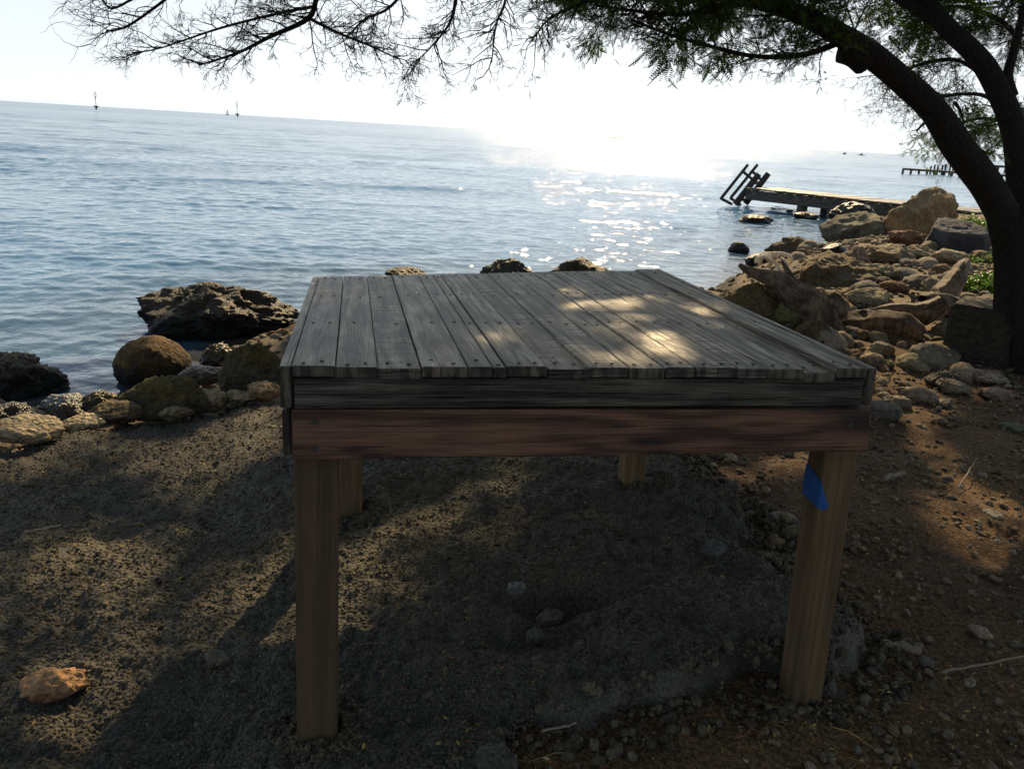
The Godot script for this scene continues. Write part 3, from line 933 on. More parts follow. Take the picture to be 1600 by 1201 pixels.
func limb(t: Node3D, called: String, ctrl: PackedVector3Array, rad: PackedFloat32Array, sides := 22, amp := 0.16) -> PackedVector3Array:
	var pts := bend(ctrl)
	var mb := MB.new()
	mb.tube(pts, radii(rad), sides, Color(0.075, 0.06, 0.047), ridge, amp, true, 0.25)
	mb.smooth()
	mb.c.fill(Color(0.075, 0.06, 0.047))
	part(t, called, mb.mesh(M.bark))
	return pts

# a crooked branch and its crooked children; the last ones carry fronds
func grow(at: Vector3, dir: Vector3, length: float, rad: float, level: int, leafy: float, sag: float) -> void:
	var steps := maxi(4, int(length / (0.11 if level > 1 else 0.05)))
	steps = mini(steps, 12)
	var pts := PackedVector3Array([at])
	var rr := PackedFloat32Array([rad])
	var d := dir.normalized()
	var p := at
	for i in steps:
		var jig := 0.3 if level > 1 else 0.55
		d = (d + Vector3(rng.randfn() * jig, rng.randfn() * jig * 0.8 - sag * 0.1, rng.randfn() * jig)).normalized()
		d = (d * 0.55 + dir.normalized() * 0.45).normalized()
		p += d * length / steps
		pts.append(p)
		rr.append(lerpf(rad, rad * 0.35, float(i + 1) / steps))
	twig_mb.tube(pts, rr, 3 if rad < 0.006 else 5, Color.WHITE, null, 0.0, false)
	if level > 0:
		var kids := [0, 6, 6, 7][level] as int
		for k in kids:
			var i := 1 + rng.randi() % steps
			var f := (pts[i] - pts[i - 1]).normalized()
			var side := Vector3(rng.randfn(), rng.randfn() * 0.55, rng.randfn())
			side = (side - f * side.dot(f)).normalized()
			grow(pts[i], f * rng.randf_range(0.5, 1.0) + side * rng.randf_range(0.6, 1.0) + Vector3(0, -0.12 * sag, 0), length * rng.randf_range(0.36, 0.62), maxf(0.0013, rr[i] * 0.6), level - 1, leafy, sag)
	if level <= 1 and leafy > 0.0:
		for i in range(1, pts.size()):
			if rng.randf() > leafy: continue
			frond_at(pts[i], (pts[i] - pts[i - 1]).normalized())

func frond_at(p: Vector3, f: Vector3) -> void:
	for q in GAPS:
		var ray := p + TREE_AT - (q[0] as Vector3)
		var along := ray.dot(SUN)
		if along > 1.0 and (ray - SUN * along).length() < q[1]:
			return
	var d := (f + Vector3(rng.randfn(), rng.randfn() * 0.6 - 0.25, rng.randfn()) * 0.7).normalized()
	var b := Basis.looking_at(d, Vector3(rng.randfn() * 0.4, 1, rng.randfn() * 0.4))
	var s := rng.randf_range(0.7, 1.25) * frond_size
	fronds.append(Transform3D(b * Basis.from_scale(Vector3(s, s, s)), p))
	var g := rng.randf_range(0.7, 1.3)
	frond_tint.append(Color(g * rng.randf_range(0.85, 1.2), g, g * rng.randf_range(0.7, 1.0)))

func frond_mesh() -> ArrayMesh:
	var mb := MB.new()
	mb.tube(PackedVector3Array([Vector3.ZERO, Vector3(0, 0.004, -0.06), Vector3(0, -0.004, -0.13)]), PackedFloat32Array([0.0009, 0.0008, 0.0004]), 3, Color(0.8, 0.7, 0.5), null, 0.0, false)
	for i in 9:
		var z := -0.018 - i * 0.0125
		for s: float in [-1.0, 1.0]:
			var a := Vector3(0, 0, z)
			var l := 0.03 * sin(0.55 + i * 0.27)
			var tip := a + Vector3(s * l, -0.004, -0.008)
			mb.quad(a, a + Vector3(s * l * 0.5, 0.001, -0.0085), tip, a + Vector3(s * l * 0.5, -0.003, 0.0025))
	return mb.mesh(M.leaf)

func make_tree() -> void:
	var t := thing("shade_tree", "dark leaning thorny shade tree with forked trunk overhanging the shore", "tree", Vector3.ZERO)
	t.position = TREE_AT
	var here := Node3D.new()
	twig_mb = MB.new()
	rng.seed = 91
	here.free()
	var pts: PackedVector3Array
	pts = limb(t, "trunk", PackedVector3Array([Vector3(0.103, -0.126, -0.028), Vector3(0.033, 0.125, -0.028), Vector3(-0.087, 0.568, -0.028), Vector3(-0.183, 0.837, -0.028), Vector3(-0.325, 1.003, 0.002)]), PackedFloat32Array([0.2077, 0.1779, 0.1609, 0.1503, 0.1138]), 64, 0.22)
	pts = limb(t, "limb", PackedVector3Array([Vector3(-0.176, 0.791, -0.028), Vector3(-0.339, 0.984, 0.002), Vector3(-0.529, 1.187, 0.042), Vector3(-0.762, 1.383, 0.092), Vector3(-0.945, 1.560, 0.122), Vector3(-1.196, 1.715, 0.172), Vector3(-1.425, 1.836, 0.222), Vector3(-1.667, 1.932, 0.272), Vector3(-1.914, 1.999, 0.322), Vector3(-2.260, 2.033, 0.422), Vector3(-2.705, 2.087, 0.522), Vector3(-3.186, 2.106, 0.622), Vector3(-3.671, 2.057, 0.722), Vector3(-4.107, 1.967, 0.822), Vector3(-4.510, 1.958, 0.872), Vector3(-4.963, 1.924, 0.922)]), PackedFloat32Array([0.0989, 0.0842, 0.0781, 0.0760, 0.0667, 0.0632, 0.0600, 0.0476, 0.0375, 0.0293, 0.0233, 0.0178, 0.0144, 0.0126, 0.0081, 0.0065]), 26, 0.20)
	frond_size = 0.31
	sprout(pts, 0.52, 0.72, 34, 0.30, 0.0060, 2, 0.90, 0.40, Vector3(-0.10, 0.00, 0.10))
	sprout(pts, 0.62, 0.82, 34, 0.22, 0.0050, 2, 0.25, 0.10, Vector3(-0.20, 0.00, 0.10))
	sprout(pts, 0.84, 1.00, 24, 0.22, 0.0040, 2, 0.02, 0.10, Vector3(-0.30, 0.00, 0.10))
	sprout(pts, 0.40, 0.60, 26, 0.35, 0.0060, 2, 0.90, 0.30, Vector3(0.00, 0.35, -0.10))
	pts = limb(t, "stub", PackedVector3Array([Vector3(-1.398, 1.768, 0.202), Vector3(-1.470, 1.814, 0.222), Vector3(-1.549, 1.829, 0.222)]), PackedFloat32Array([0.0626, 0.0682, 0.0619]), 18, 0.12)
	pts = limb(t, "limb", PackedVector3Array([Vector3(-0.123, 0.756, -0.078), Vector3(-0.187, 1.021, -0.098), Vector3(-0.269, 1.353, -0.128), Vector3(-0.343, 1.558, -0.178), Vector3(-0.488, 1.790, -0.228), Vector3(-0.598, 1.919, -0.278), Vector3(-0.725, 2.047, -0.378), Vector3(-0.794, 2.159, -0.478), Vector3(-0.884, 2.350, -0.678), Vector3(-0.972, 2.621, -0.978), Vector3(-1.218, 3.409, -2.178), Vector3(-1.918, 4.009, -3.778), Vector3(-2.618, 4.309, -5.578), Vector3(-3.218, 4.409, -7.378)]), PackedFloat32Array([0.1002, 0.0759, 0.0691, 0.0627, 0.0582, 0.0539, 0.0522, 0.0507, 0.0454, 0.0404, 0.0500, 0.0400, 0.0280, 0.0120]), 22, 0.20)
	frond_size = 1.30
	sprout(pts, 0.45, 0.60, 8, 0.40, 0.0060, 2, 0.25, 0.40, Vector3(0.00, 0.20, -0.20))
	sprout(pts, 0.62, 0.74, 10, 0.70, 0.0100, 3, 0.45, 0.30, Vector3(0.00, 0.20, -0.10))
	sprout(pts, 0.74, 1.00, 18, 0.95, 0.0120, 3, 0.55, 0.30, Vector3(0.00, 0.10, 0.00))
	pts = limb(t, "limb", PackedVector3Array([Vector3(-0.356, 1.677, -0.178), Vector3(-0.380, 1.785, -0.228), Vector3(-0.352, 1.915, -0.278), Vector3(-0.320, 2.046, -0.328), Vector3(-0.232, 2.247, -0.478), Vector3(-0.047, 2.540, -0.678), Vector3(0.882, 3.109, -1.778), Vector3(1.182, 3.709, -3.178)]), PackedFloat32Array([0.0325, 0.0283, 0.0241, 0.0223, 0.0183, 0.0169, 0.0200, 0.0120]), 12, 0.12)
	frond_size = 0.80
	sprout(pts, 0.50, 1.00, 10, 0.60, 0.0080, 3, 0.35, 0.30, Vector3(0.00, 0.20, -0.10))
	pts = limb(t, "branch", PackedVector3Array([Vector3(-0.725, 2.047, -0.378), Vector3(-1.284, 2.491, -0.978), Vector3(-2.018, 3.109, -2.578), Vector3(-3.018, 3.609, -3.978), Vector3(-4.218, 4.009, -5.378), Vector3(-5.418, 4.109, -6.778)]), PackedFloat32Array([0.0316, 0.0281, 0.0400, 0.0300, 0.0200, 0.0100]), 10, 0.16)
	frond_size = 1.40
	sprout(pts, 0.30, 1.00, 30, 0.95, 0.0120, 3, 0.55, 0.30, Vector3(-0.10, 0.10, 0.00))
	pts = limb(t, "branch", PackedVector3Array([Vector3(-0.884, 2.350, -0.678), Vector3(-0.418, 3.009, -2.378), Vector3(-0.218, 3.709, -4.178), Vector3(-0.418, 4.209, -5.978), Vector3(-0.818, 4.309, -7.778)]), PackedFloat32Array([0.0329, 0.0450, 0.0350, 0.0220, 0.0100]), 10, 0.16)
	frond_size = 1.40
	sprout(pts, 0.20, 1.00, 15, 0.95, 0.0120, 3, 0.55, 0.30, Vector3(0.10, 0.10, 0.00))
	pts = limb(t, "branch", PackedVector3Array([Vector3(-2.260, 2.033, 0.422), Vector3(-2.655, 2.502, -0.178), Vector3(-3.818, 3.209, -1.178), Vector3(-5.018, 3.909, -3.178), Vector3(-6.018, 4.309, -5.178)]), PackedFloat32Array([0.0195, 0.0189, 0.0280, 0.0200, 0.0100]), 8, 0.16)
	frond_size = 1.40
	sprout(pts, 0.30, 1.00, 12, 0.90, 0.0100, 3, 0.50, 0.30, Vector3(-0.10, 0.10, 0.00))
	pts = limb(t, "branch", PackedVector3Array([Vector3(-1.486, 1.906, 0.222), Vector3(-1.740, 1.795, 0.272), Vector3(-2.031, 1.762, 0.322), Vector3(-2.336, 1.803, 0.372), Vector3(-2.533, 1.837, 0.422), Vector3(-2.726, 1.887, 0.472)]), PackedFloat32Array([0.0181, 0.0146, 0.0114, 0.0091, 0.0069, 0.0047]), 8, 0.16)
	frond_size = 0.31
	sprout(pts, 0.05, 0.95, 44, 0.20, 0.0040, 1, 0.90, 0.20, Vector3(-0.20, 0.05, 0.00))
	pts = limb(t, "branch", PackedVector3Array([Vector3(-2.082, 2.026, 0.372), Vector3(-2.412, 1.935, 0.422), Vector3(-2.681, 1.926, 0.472), Vector3(-2.914, 1.936, 0.522)]), PackedFloat32Array([0.0142, 0.0110, 0.0081, 0.0053]), 8, 0.16)
	frond_size = 0.31
	sprout(pts, 0.05, 1.00, 50, 0.24, 0.0040, 1, 1.00, 0.30, Vector3(-0.20, -0.00, 0.00))
	pts = limb(t, "branch", PackedVector3Array([Vector3(-4.047, 1.975, 0.822), Vector3(-4.227, 1.873, 0.822), Vector3(-4.283, 1.764, 0.822), Vector3(-4.474, 1.670, 0.822), Vector3(-4.624, 1.593, 0.822), Vector3(-4.819, 1.525, 0.822)]), PackedFloat32Array([0.0115, 0.0116, 0.0116, 0.0089, 0.0066, 0.0033]), 8, 0.16)
	frond_size = 0.31
	sprout(pts, 0.10, 1.00, 26, 0.19, 0.0050, 2, 0.03, 0.20, Vector3(-0.30, 0.02, 0.00))
	pts = limb(t, "branch", PackedVector3Array([Vector3(-4.283, 1.764, 0.822), Vector3(-4.138, 1.705, 0.822), Vector3(-4.000, 1.662, 0.822), Vector3(-3.856, 1.607, 0.822)]), PackedFloat32Array([0.0077, 0.0064, 0.0050, 0.0025]), 6, 0.16)
	frond_size = 0.31
	sprout(pts, 0.05, 0.95, 16, 0.15, 0.0040, 2, 0.10, 0.20, Vector3(0.20, -0.02, 0.00))
	pts = limb(t, "branch", PackedVector3Array([Vector3(-4.258, 1.816, 0.822), Vector3(-4.441, 1.773, 0.822), Vector3(-4.718, 1.693, 0.822), Vector3(-5.000, 1.592, 0.822), Vector3(-5.140, 1.564, 0.822)]), PackedFloat32Array([0.0077, 0.0065, 0.0052, 0.0034, 0.0025]), 6, 0.16)
	frond_size = 0.31
	sprout(pts, 0.05, 0.95, 22, 0.17, 0.0040, 2, 0.00, 0.20, Vector3(-0.40, 0.00, 0.00))
	pts = limb(t, "branch", PackedVector3Array([Vector3(-4.715, 1.973, 0.872), Vector3(-4.902, 1.829, 0.872), Vector3(-5.123, 1.679, 0.872), Vector3(-5.231, 1.651, 0.872)]), PackedFloat32Array([0.0078, 0.0067, 0.0054, 0.0027]), 6, 0.16)
	frond_size = 0.55
	sprout(pts, 0.10, 0.95, 18, 0.26, 0.0030, 1, 0.00, 0.50, Vector3(-0.40, 0.10, 0.00))
	pts = limb(t, "branch", PackedVector3Array([Vector3(-4.906, 1.901, 0.922), Vector3(-5.153, 1.748, 0.922), Vector3(-5.238, 1.789, 0.922), Vector3(-5.433, 1.771, 0.922)]), PackedFloat32Array([0.0052, 0.0053, 0.0039, 0.0027]), 6, 0.16)
	frond_size = 0.55
	sprout(pts, 0.10, 0.95, 16, 0.22, 0.0025, 1, 0.00, 0.40, Vector3(-0.40, 0.10, 0.00))
	pts = limb(t, "branch", PackedVector3Array([Vector3(-3.580, 2.062, 0.722), Vector3(-3.598, 1.894, 0.722), Vector3(-3.631, 1.778, 0.722), Vector3(-3.737, 1.651, 0.722), Vector3(-3.798, 1.601, 0.722)]), PackedFloat32Array([0.0103, 0.0088, 0.0058, 0.0032, 0.0024]), 6, 0.16)
	frond_size = 0.31
	sprout(pts, 0.05, 0.95, 22, 0.18, 0.0040, 2, 0.06, 0.30, Vector3(0.00, -0.10, 0.00))
	pts = limb(t, "branch", PackedVector3Array([Vector3(-3.762, 2.024, 0.722), Vector3(-3.912, 1.848, 0.722), Vector3(-4.035, 1.785, 0.722), Vector3(-4.129, 1.693, 0.722)]), PackedFloat32Array([0.0089, 0.0065, 0.0052, 0.0026]), 6, 0.16)
	frond_size = 0.31
	sprout(pts, 0.05, 0.95, 20, 0.17, 0.0040, 2, 0.15, 0.30, Vector3(0.00, -0.05, 0.00))
	pts = limb(t, "branch", PackedVector3Array([Vector3(-3.400, 2.080, 0.672), Vector3(-3.361, 1.928, 0.672), Vector3(-3.401, 1.797, 0.672), Vector3(-3.414, 1.626, 0.672)]), PackedFloat32Array([0.0090, 0.0065, 0.0044, 0.0024]), 6, 0.16)
	frond_size = 0.31
	sprout(pts, 0.05, 0.95, 26, 0.20, 0.0040, 1, 0.20, 0.30, Vector3(0.00, -0.05, 0.00))
	pts = limb(t, "branch", PackedVector3Array([Vector3(-2.705, 2.087, 0.522), Vector3(-2.948, 1.958, 0.522), Vector3(-3.135, 1.864, 0.522), Vector3(-3.209, 1.770, 0.522)]), PackedFloat32Array([0.0108, 0.0080, 0.0053, 0.0027]), 6, 0.16)
	frond_size = 0.31
	sprout(pts, 0.05, 0.95, 28, 0.20, 0.0040, 1, 0.30, 0.30, Vector3(-0.10, -0.05, 0.00))
	pts = limb(t, "branch", PackedVector3Array([Vector3(-0.393, 1.715, -0.278), Vector3(-0.465, 1.904, -0.678), Vector3(-0.529, 1.911, -1.078), Vector3(-0.591, 1.840, -1.478)]), PackedFloat32Array([0.0141, 0.0129, 0.0118, 0.0060]), 6, 0.16)
	frond_size = 0.31
	sprout(pts, 0.15, 1.00, 26, 0.30, 0.0040, 2, 0.10, 0.50, Vector3(-0.20, 0.00, 0.00))
	pts = limb(t, "branch", PackedVector3Array([Vector3(-0.227, 1.503, -0.278), Vector3(0.006, 1.737, -1.178), Vector3(-0.026, 1.759, -1.778), Vector3(-0.089, 1.721, -2.178)]), PackedFloat32Array([0.0143, 0.0142, 0.0132, 0.0068]), 6, 0.16)
	frond_size = 0.31
	sprout(pts, 0.15, 1.00, 26, 0.35, 0.0040, 2, 0.15, 0.50, Vector3(-0.20, 0.00, 0.00))
	pts = limb(t, "branch", PackedVector3Array([Vector3(-0.177, 1.543, -0.278), Vector3(0.314, 1.584, -1.378), Vector3(0.410, 1.621, -1.978), Vector3(0.440, 1.576, -2.378)]), PackedFloat32Array([0.0143, 0.0149, 0.0139, 0.0071]), 6, 0.16)
	frond_size = 0.40
	sprout(pts, 0.15, 1.00, 26, 0.30, 0.0040, 2, 0.60, 0.50, Vector3(-0.20, -0.10, 0.00))
	pts = limb(t, "branch", PackedVector3Array([Vector3(-0.292, 2.017, -0.378), Vector3(-0.225, 2.176, -0.778), Vector3(-0.299, 2.302, -1.178), Vector3(-0.427, 2.305, -1.578)]), PackedFloat32Array([0.0145, 0.0134, 0.0122, 0.0062]), 6, 0.16)
	frond_size = 0.40
	sprout(pts, 0.10, 1.00, 30, 0.35, 0.0050, 2, 0.90, 0.50, Vector3(-0.10, 0.00, 0.00))
	pts = limb(t, "branch", PackedVector3Array([Vector3(-1.018, 3.209, -0.978), Vector3(-1.718, 3.709, -0.878), Vector3(-2.518, 3.909, -0.878), Vector3(-3.518, 4.009, -0.978), Vector3(-4.618, 4.009, -0.878)]), PackedFloat32Array([0.0500, 0.0400, 0.0300, 0.0200, 0.0100]), 8, 0.16)
	frond_size = 1.30
	sprout(pts, 0.10, 1.00, 24, 0.80, 0.0110, 3, 0.50, 0.10, Vector3(0.00, 0.15, 0.00))
	pts = limb(t, "branch", PackedVector3Array([Vector3(-1.018, 3.209, -0.978), Vector3(-1.618, 3.909, -1.778), Vector3(-2.418, 4.209, -2.178), Vector3(-3.418, 4.309, -2.378)]), PackedFloat32Array([0.0400, 0.0300, 0.0200, 0.0100]), 8, 0.16)
	frond_size = 1.30
	sprout(pts, 0.20, 1.00, 14, 0.80, 0.0110, 3, 0.50, 0.10, Vector3(0.00, 0.15, 0.00))
	pts = limb(t, "branch", PackedVector3Array([Vector3(-0.318, 2.409, 0.022), Vector3(-1.218, 3.109, 1.422), Vector3(-2.318, 3.509, 3.222), Vector3(-3.618, 3.509, 5.222)]), PackedFloat32Array([0.0600, 0.0450, 0.0300, 0.0150]), 8, 0.16)  # unseen leafy limb added over the viewer to block skylight
	frond_size = 1.60
	sprout(pts, 0.25, 1.00, 14, 1.00, 0.0120, 3, 0.40, 0.20, Vector3(0.00, 0.10, 0.00))
	pts = limb(t, "branch", PackedVector3Array([Vector3(-0.318, 2.409, 0.022), Vector3(-0.218, 3.109, 1.822), Vector3(-0.618, 3.509, 4.122), Vector3(-1.418, 3.509, 6.622)]), PackedFloat32Array([0.0600, 0.0450, 0.0300, 0.0150]), 8, 0.16)  # second added limb, out of view, dims the sky light from behind
	frond_size = 1.60
	sprout(pts, 0.25, 1.00, 14, 1.00, 0.0120, 3, 0.40, 0.20, Vector3(0.00, 0.10, 0.00))
	pts = limb(t, "branch", PackedVector3Array([Vector3(-3.518, 2.809, 0.022), Vector3(-4.218, 3.509, 1.422), Vector3(-4.718, 3.809, 3.122), Vector3(-5.018, 3.609, 5.222)]), PackedFloat32Array([0.0400, 0.0300, 0.0200, 0.0100]), 8, 0.16)  # third added limb, unseen overhead left, put in to deepen the shade
	frond_size = 1.60
	sprout(pts, 0.25, 1.00, 12, 0.90, 0.0120, 3, 0.40, 0.20, Vector3(0.00, 0.10, 0.00))
	pts = limb(t, "sprig", PackedVector3Array([Vector3(-0.944, 1.528, 0.162), Vector3(-1.005, 1.484, 0.182), Vector3(-1.051, 1.437, 0.202)]), PackedFloat32Array([0.0105, 0.0083, 0.0041]), 5, 0.16)
	frond_size = 0.55
	sprout(pts, 0.10, 1.00, 5, 0.12, 0.0025, 0, 0.90, 0.90, Vector3(-0.50, -0.30, 0.00))
	pts = limb(t, "sprig", PackedVector3Array([Vector3(-0.808, 1.607, 0.072), Vector3(-0.765, 1.568, 0.062), Vector3(-0.720, 1.508, 0.042)]), PackedFloat32Array([0.0108, 0.0087, 0.0044]), 5, 0.16)
	frond_size = 0.55
	sprout(pts, 0.10, 1.00, 6, 0.12, 0.0025, 0, 0.90, 0.90, Vector3(0.30, -0.10, 0.00))
	pts = limb(t, "sprig", PackedVector3Array([Vector3(-0.630, 1.373, 0.062), Vector3(-0.549, 1.342, 0.062), Vector3(-0.502, 1.362, 0.042)]), PackedFloat32Array([0.0087, 0.0066, 0.0033]), 5, 0.16)
	frond_size = 0.55
	sprout(pts, 0.10, 1.00, 4, 0.08, 0.0020, 0, 0.80, 0.90, Vector3(0.30, 0.00, 0.00))
	part(t, "twigs", twig_mb.mesh(M.twig), "stuff")
	var moved: Array[Transform3D] = []
	for f in fronds: moved.append(f)
	scatter(t, "foliage", frond_mesh(), moved, frond_tint)

func sprout(pts: PackedVector3Array, from: float, to: float, count: int, length: float, rad: float, level: int, leafy: float, sag: float, lean: Vector3) -> void:
	for i in count:
		var f := lerpf(from, to, (i + rng.randf()) / count)
		var k := clampi(int(f * (pts.size() - 1)), 0, pts.size() - 2)
		var tang := (pts[k + 1] - pts[k]).normalized()
		var side := Vector3(rng.randfn(), rng.randfn() * 0.5, rng.randfn())
		side = (side - tang * side.dot(tang)).normalized()
		grow(pts[k].lerp(pts[k + 1], rng.randf()), tang * 0.5 + side * 0.8 + lean, length * rng.randf_range(0.6, 1.25), rad, level, leafy, sag)

# ---------------------------------------------------------------- jetties, marks, boats
func pole(a: Vector3, b: Vector3, r: float, mat: Material, sides := 8) -> ArrayMesh:
	var mb := MB.new()
	mb.tube(PackedVector3Array([a, a.lerp(b, 0.5), b]), PackedFloat32Array([r, r * 0.97, r * 0.94]), sides)
	return mb.mesh(mat)

func beam_mesh(a: Vector3, b: Vector3, w: float, h: float, mat: Material, col := Color.WHITE) -> ArrayMesh:
	var f := (b - a).normalized()
	var s := f.cross(Vector3.UP if absf(f.y) < 0.9 else Vector3(0.6, 0, 0.8)).normalized() * w / 2
	var u := s.cross(f).normalized() * h / 2
	var mb := MB.new()
	mb.slab([a - s - u, a + s - u, b + s - u, b - s - u, a - s + u, a + s + u, b + s + u, b - s + u], minf(w, h) * 0.06, Vector2(rng.randf(), rng.randf()), col, 1)
	return mb.mesh(mat)

func make_jetty() -> void:
	rng.seed = 23
	var a := JETTY_END          # the seaward near corner of the deck, at deck height
	var b := JETTY_SHORE
	var t := thing("jetty", "narrow wooden plank jetty with a leaning ladder at its seaward end", "jetty", Vector3(a.x, 0, a.z))
	var f := (b - a); f.y = 0
	var length := f.length()
	f = f.normalized()
	var across := Vector3(f.z, 0, -f.x)     # away from the camera
	if across.z > 0: across = -across
	var wide := 1.55
	var y := a.y
	var n := int(length / 0.3)
	for i in n:
		var p := f * (i * length / n + 0.03)
		var q := f * ((i + 1) * length / n - 0.03)
		var e := rng.randf_range(-0.04, 0.04)
		var lo := Vector3(0, y - 0.045 + rng.randf_range(0, 0.008), 0)
		var hi := Vector3(0, y + rng.randf_range(0, 0.008), 0)
		var mb := MB.new()
		var g := rng.randf_range(0.9, 1.25)
		var o := across * (wide + e)
		var o0 := -across * (0.06 + e)
		mb.slab([p + o0 + lo, q + o0 + lo, q + o + lo, p + o + lo, p + o0 + hi, q + o0 + hi, q + o + hi, p + o + hi], 0.006, Vector2(rng.randf(), rng.randf()), Color(g * 1.1, g * 1.02, g * 0.9), 1)
		part(t, "deck_plank", mb.mesh(M.grey_wood))
	for s in [0.02, wide - 0.1]:
		part(t, "beam", beam_mesh(across * s + Vector3(0, y - 0.2, 0), across * s + f * length + Vector3(0, y - 0.2, 0), 0.12, 0.28, M.grey_wood, Color(0.32, 0.31, 0.3)))
	for d: float in POSTS:
		for s in [0.12, wide - 0.2]:
			part(t, "post", beam_mesh(across * s + f * d + Vector3(0, -1.2, 0), across * s + f * d + Vector3(0, y - 0.06, 0), 0.22, 0.22, M.grey_wood, Color(0.28, 0.27, 0.26)))
	var base := Vector3(a.x, 0, a.z)
	part(t, "handrail", pole(Vector3(-0.725, 0.215, -0.100), Vector3(-0.048, 1.255, -0.100), 0.050, M.twig))
	part(t, "handrail", pole(Vector3(-0.266, 0.230, -0.750), Vector3(0.411, 1.258, -0.750), 0.050, M.twig))
	part(t, "stringer", pole(Vector3(-0.254, 0.088, -0.150), Vector3(0.325, 0.999, -0.150), 0.100, M.twig))
	part(t, "stringer", pole(Vector3(0.207, 0.085, -0.750), Vector3(0.777, 1.016, -0.750), 0.100, M.twig))
	part(t, "rail_brace", pole(Vector3(-0.213, 1.081, -0.100), Vector3(0.165, 0.826, -0.100), 0.045, M.twig))
	part(t, "rail_brace", pole(Vector3(0.242, 1.079, -0.750), Vector3(0.592, 0.815, -0.750), 0.045, M.twig))
	part(t, "rail_brace", pole(Vector3(-0.709, 0.235, -0.100), Vector3(-0.362, 0.086, -0.100), 0.045, M.twig))
	part(t, "rail_brace", pole(Vector3(-0.285, 0.229, -0.750), Vector3(0.076, 0.038, -0.750), 0.045, M.twig))
	part(t, "rung", pole(Vector3(-0.180, 0.229, -0.100), Vector3(0.294, 0.226, -0.750), 0.045, M.twig))
	part(t, "rung", pole(Vector3(-0.023, 0.476, -0.100), Vector3(0.448, 0.478, -0.750), 0.045, M.twig))
	part(t, "rung", pole(Vector3(0.139, 0.730, -0.100), Vector3(0.608, 0.738, -0.750), 0.045, M.twig))

func make_far_things() -> void:
	beacon(Vector3(-282.26, 0, -560.00), 10.53, "left channel marker, a thin dark beacon pole on the horizon")
	beacon(Vector3(-305.00, 0, -900.00), 14.72, "right channel marker, a thin dark beacon pole near the tiny sail")
	var t := thing("sailboat", "tiny sailboat on the horizon left of the right channel marker", "sailboat", Vector3(-525.68, 0, -1500.00))
	var mb := MB.new()
	mb.tri(Vector3(-2.6, 1.2, 0), Vector3(0.2, 10.5, 0.1), Vector3(0.6, 1.2, 0.5))
	mb.tri(Vector3(0.9, 1.2, 0), Vector3(0.3, 9.5, 0.1), Vector3(3.0, 1.0, 0.3))
	part(t, "sail", mb.mesh(M.litter))
	part(t, "mast", pole(Vector3(0.3, 0, 0), Vector3(0.3, 11, 0), 0.12, M.iron))
	part(t, "hull", rock_mesh(Vector3(4.2, 0.9, 1.3), "cobble", 3, Color(0.1, 0.1, 0.1), Color(0.2, 0.2, 0.2), 2))
	var bank := rock_mesh(Vector3(20.0, 1.1, 3.0), "cobble", 9, Color(0.05, 0.05, 0.045), Color(0.06, 0.06, 0.05), 4)
	single("sandbank", bank, "thin dark sandbank far out in the sun glitter", "sandbank", Vector3(138.54, 0.3, -1300.00))
	t = thing("motor_boat", "tiny dark boat far out, the left one of two right of the jetty", "boat", Vector3(185.93, 0, -500.00))
	part(t, "hull", rock_mesh(Vector3(1.60, 0.4, 0.8), "cobble", 4, Color(0.06, 0.06, 0.06), Color(0.08, 0.08, 0.08), 2))
	part(t, "cabin", beam_mesh(Vector3(-0.5, 0.6, 0), Vector3(0.5, 0.6, 0), 0.7, 0.8, M.iron))
	t = thing("motor_boat", "tiny dark boat far out, the longer one left of the trunk", "boat", Vector3(187.86, 0, -480.00))
	part(t, "hull", rock_mesh(Vector3(2.60, 0.4, 0.8), "cobble", 4, Color(0.06, 0.06, 0.06), Color(0.08, 0.08, 0.08), 2))
	part(t, "cabin", beam_mesh(Vector3(-0.5, 0.6, 0), Vector3(0.5, 0.6, 0), 0.7, 0.8, M.iron))
	t = thing("far_jetty", "long low far jetty seen behind the leaning trunk", "jetty", Vector3(38.32, 0, -86.45))
	var run := Vector3(8.96, 0, 3.45)
	part(t, "deck", beam_mesh(Vector3(0, 0.42, 0), run + Vector3(0, 0.42, 0), 1.4, 0.2, M.iron))
	for i in 14:
		var p := run * (i / 13.0)
		part(t, "post", pole(p + Vector3(0, -1, 0), p + Vector3(0, 0.5, 0), 0.11, M.iron))
	part(t, "mooring_pole", pole(Vector3(4.019, -0.505, -2.593), Vector3(3.959, 0.844, -2.593), 0.09, M.iron))
	part(t, "mooring_pole", pole(Vector3(4.416, -0.482, -2.593), Vector3(4.329, 0.995, -2.593), 0.09, M.iron))
	part(t, "mooring_pole", pole(Vector3(4.760, -0.527, -2.593), Vector3(4.672, 0.950, -2.593), 0.09, M.iron))
	part(t, "mooring_pole", pole(Vector3(5.223, -0.500, -2.593), Vector3(5.134, 0.977, -2.593), 0.09, M.iron))
	part(t, "mooring_pole", pole(Vector3(5.567, -0.545, -2.593), Vector3(5.436, 1.123, -2.593), 0.09, M.iron))
	part(t, "mooring_pole", pole(Vector3(6.030, -0.518, -2.593), Vector3(5.925, 1.023, -2.593), 0.09, M.iron))
	part(t, "mooring_pole", pole(Vector3(6.360, -0.499, -2.593), Vector3(6.269, 0.978, -2.593), 0.09, M.iron))
	t = thing("mooring_platform", "small far platform on poles seen between the two trunk limbs", "platform", Vector3(72.25, 0, -132.99))
	run = Vector3(5.46, 0, -3.11)
	part(t, "deck", beam_mesh(Vector3(0, 0.9, 0), run + Vector3(0, 0.9, 0), 2.0, 0.35, M.iron))
	for i in 4:
		part(t, "post", pole(run * (i / 3.0) + Vector3(0, -1, 0), run * (i / 3.0) + Vector3(0, 0.8, 0), 0.2, M.iron))

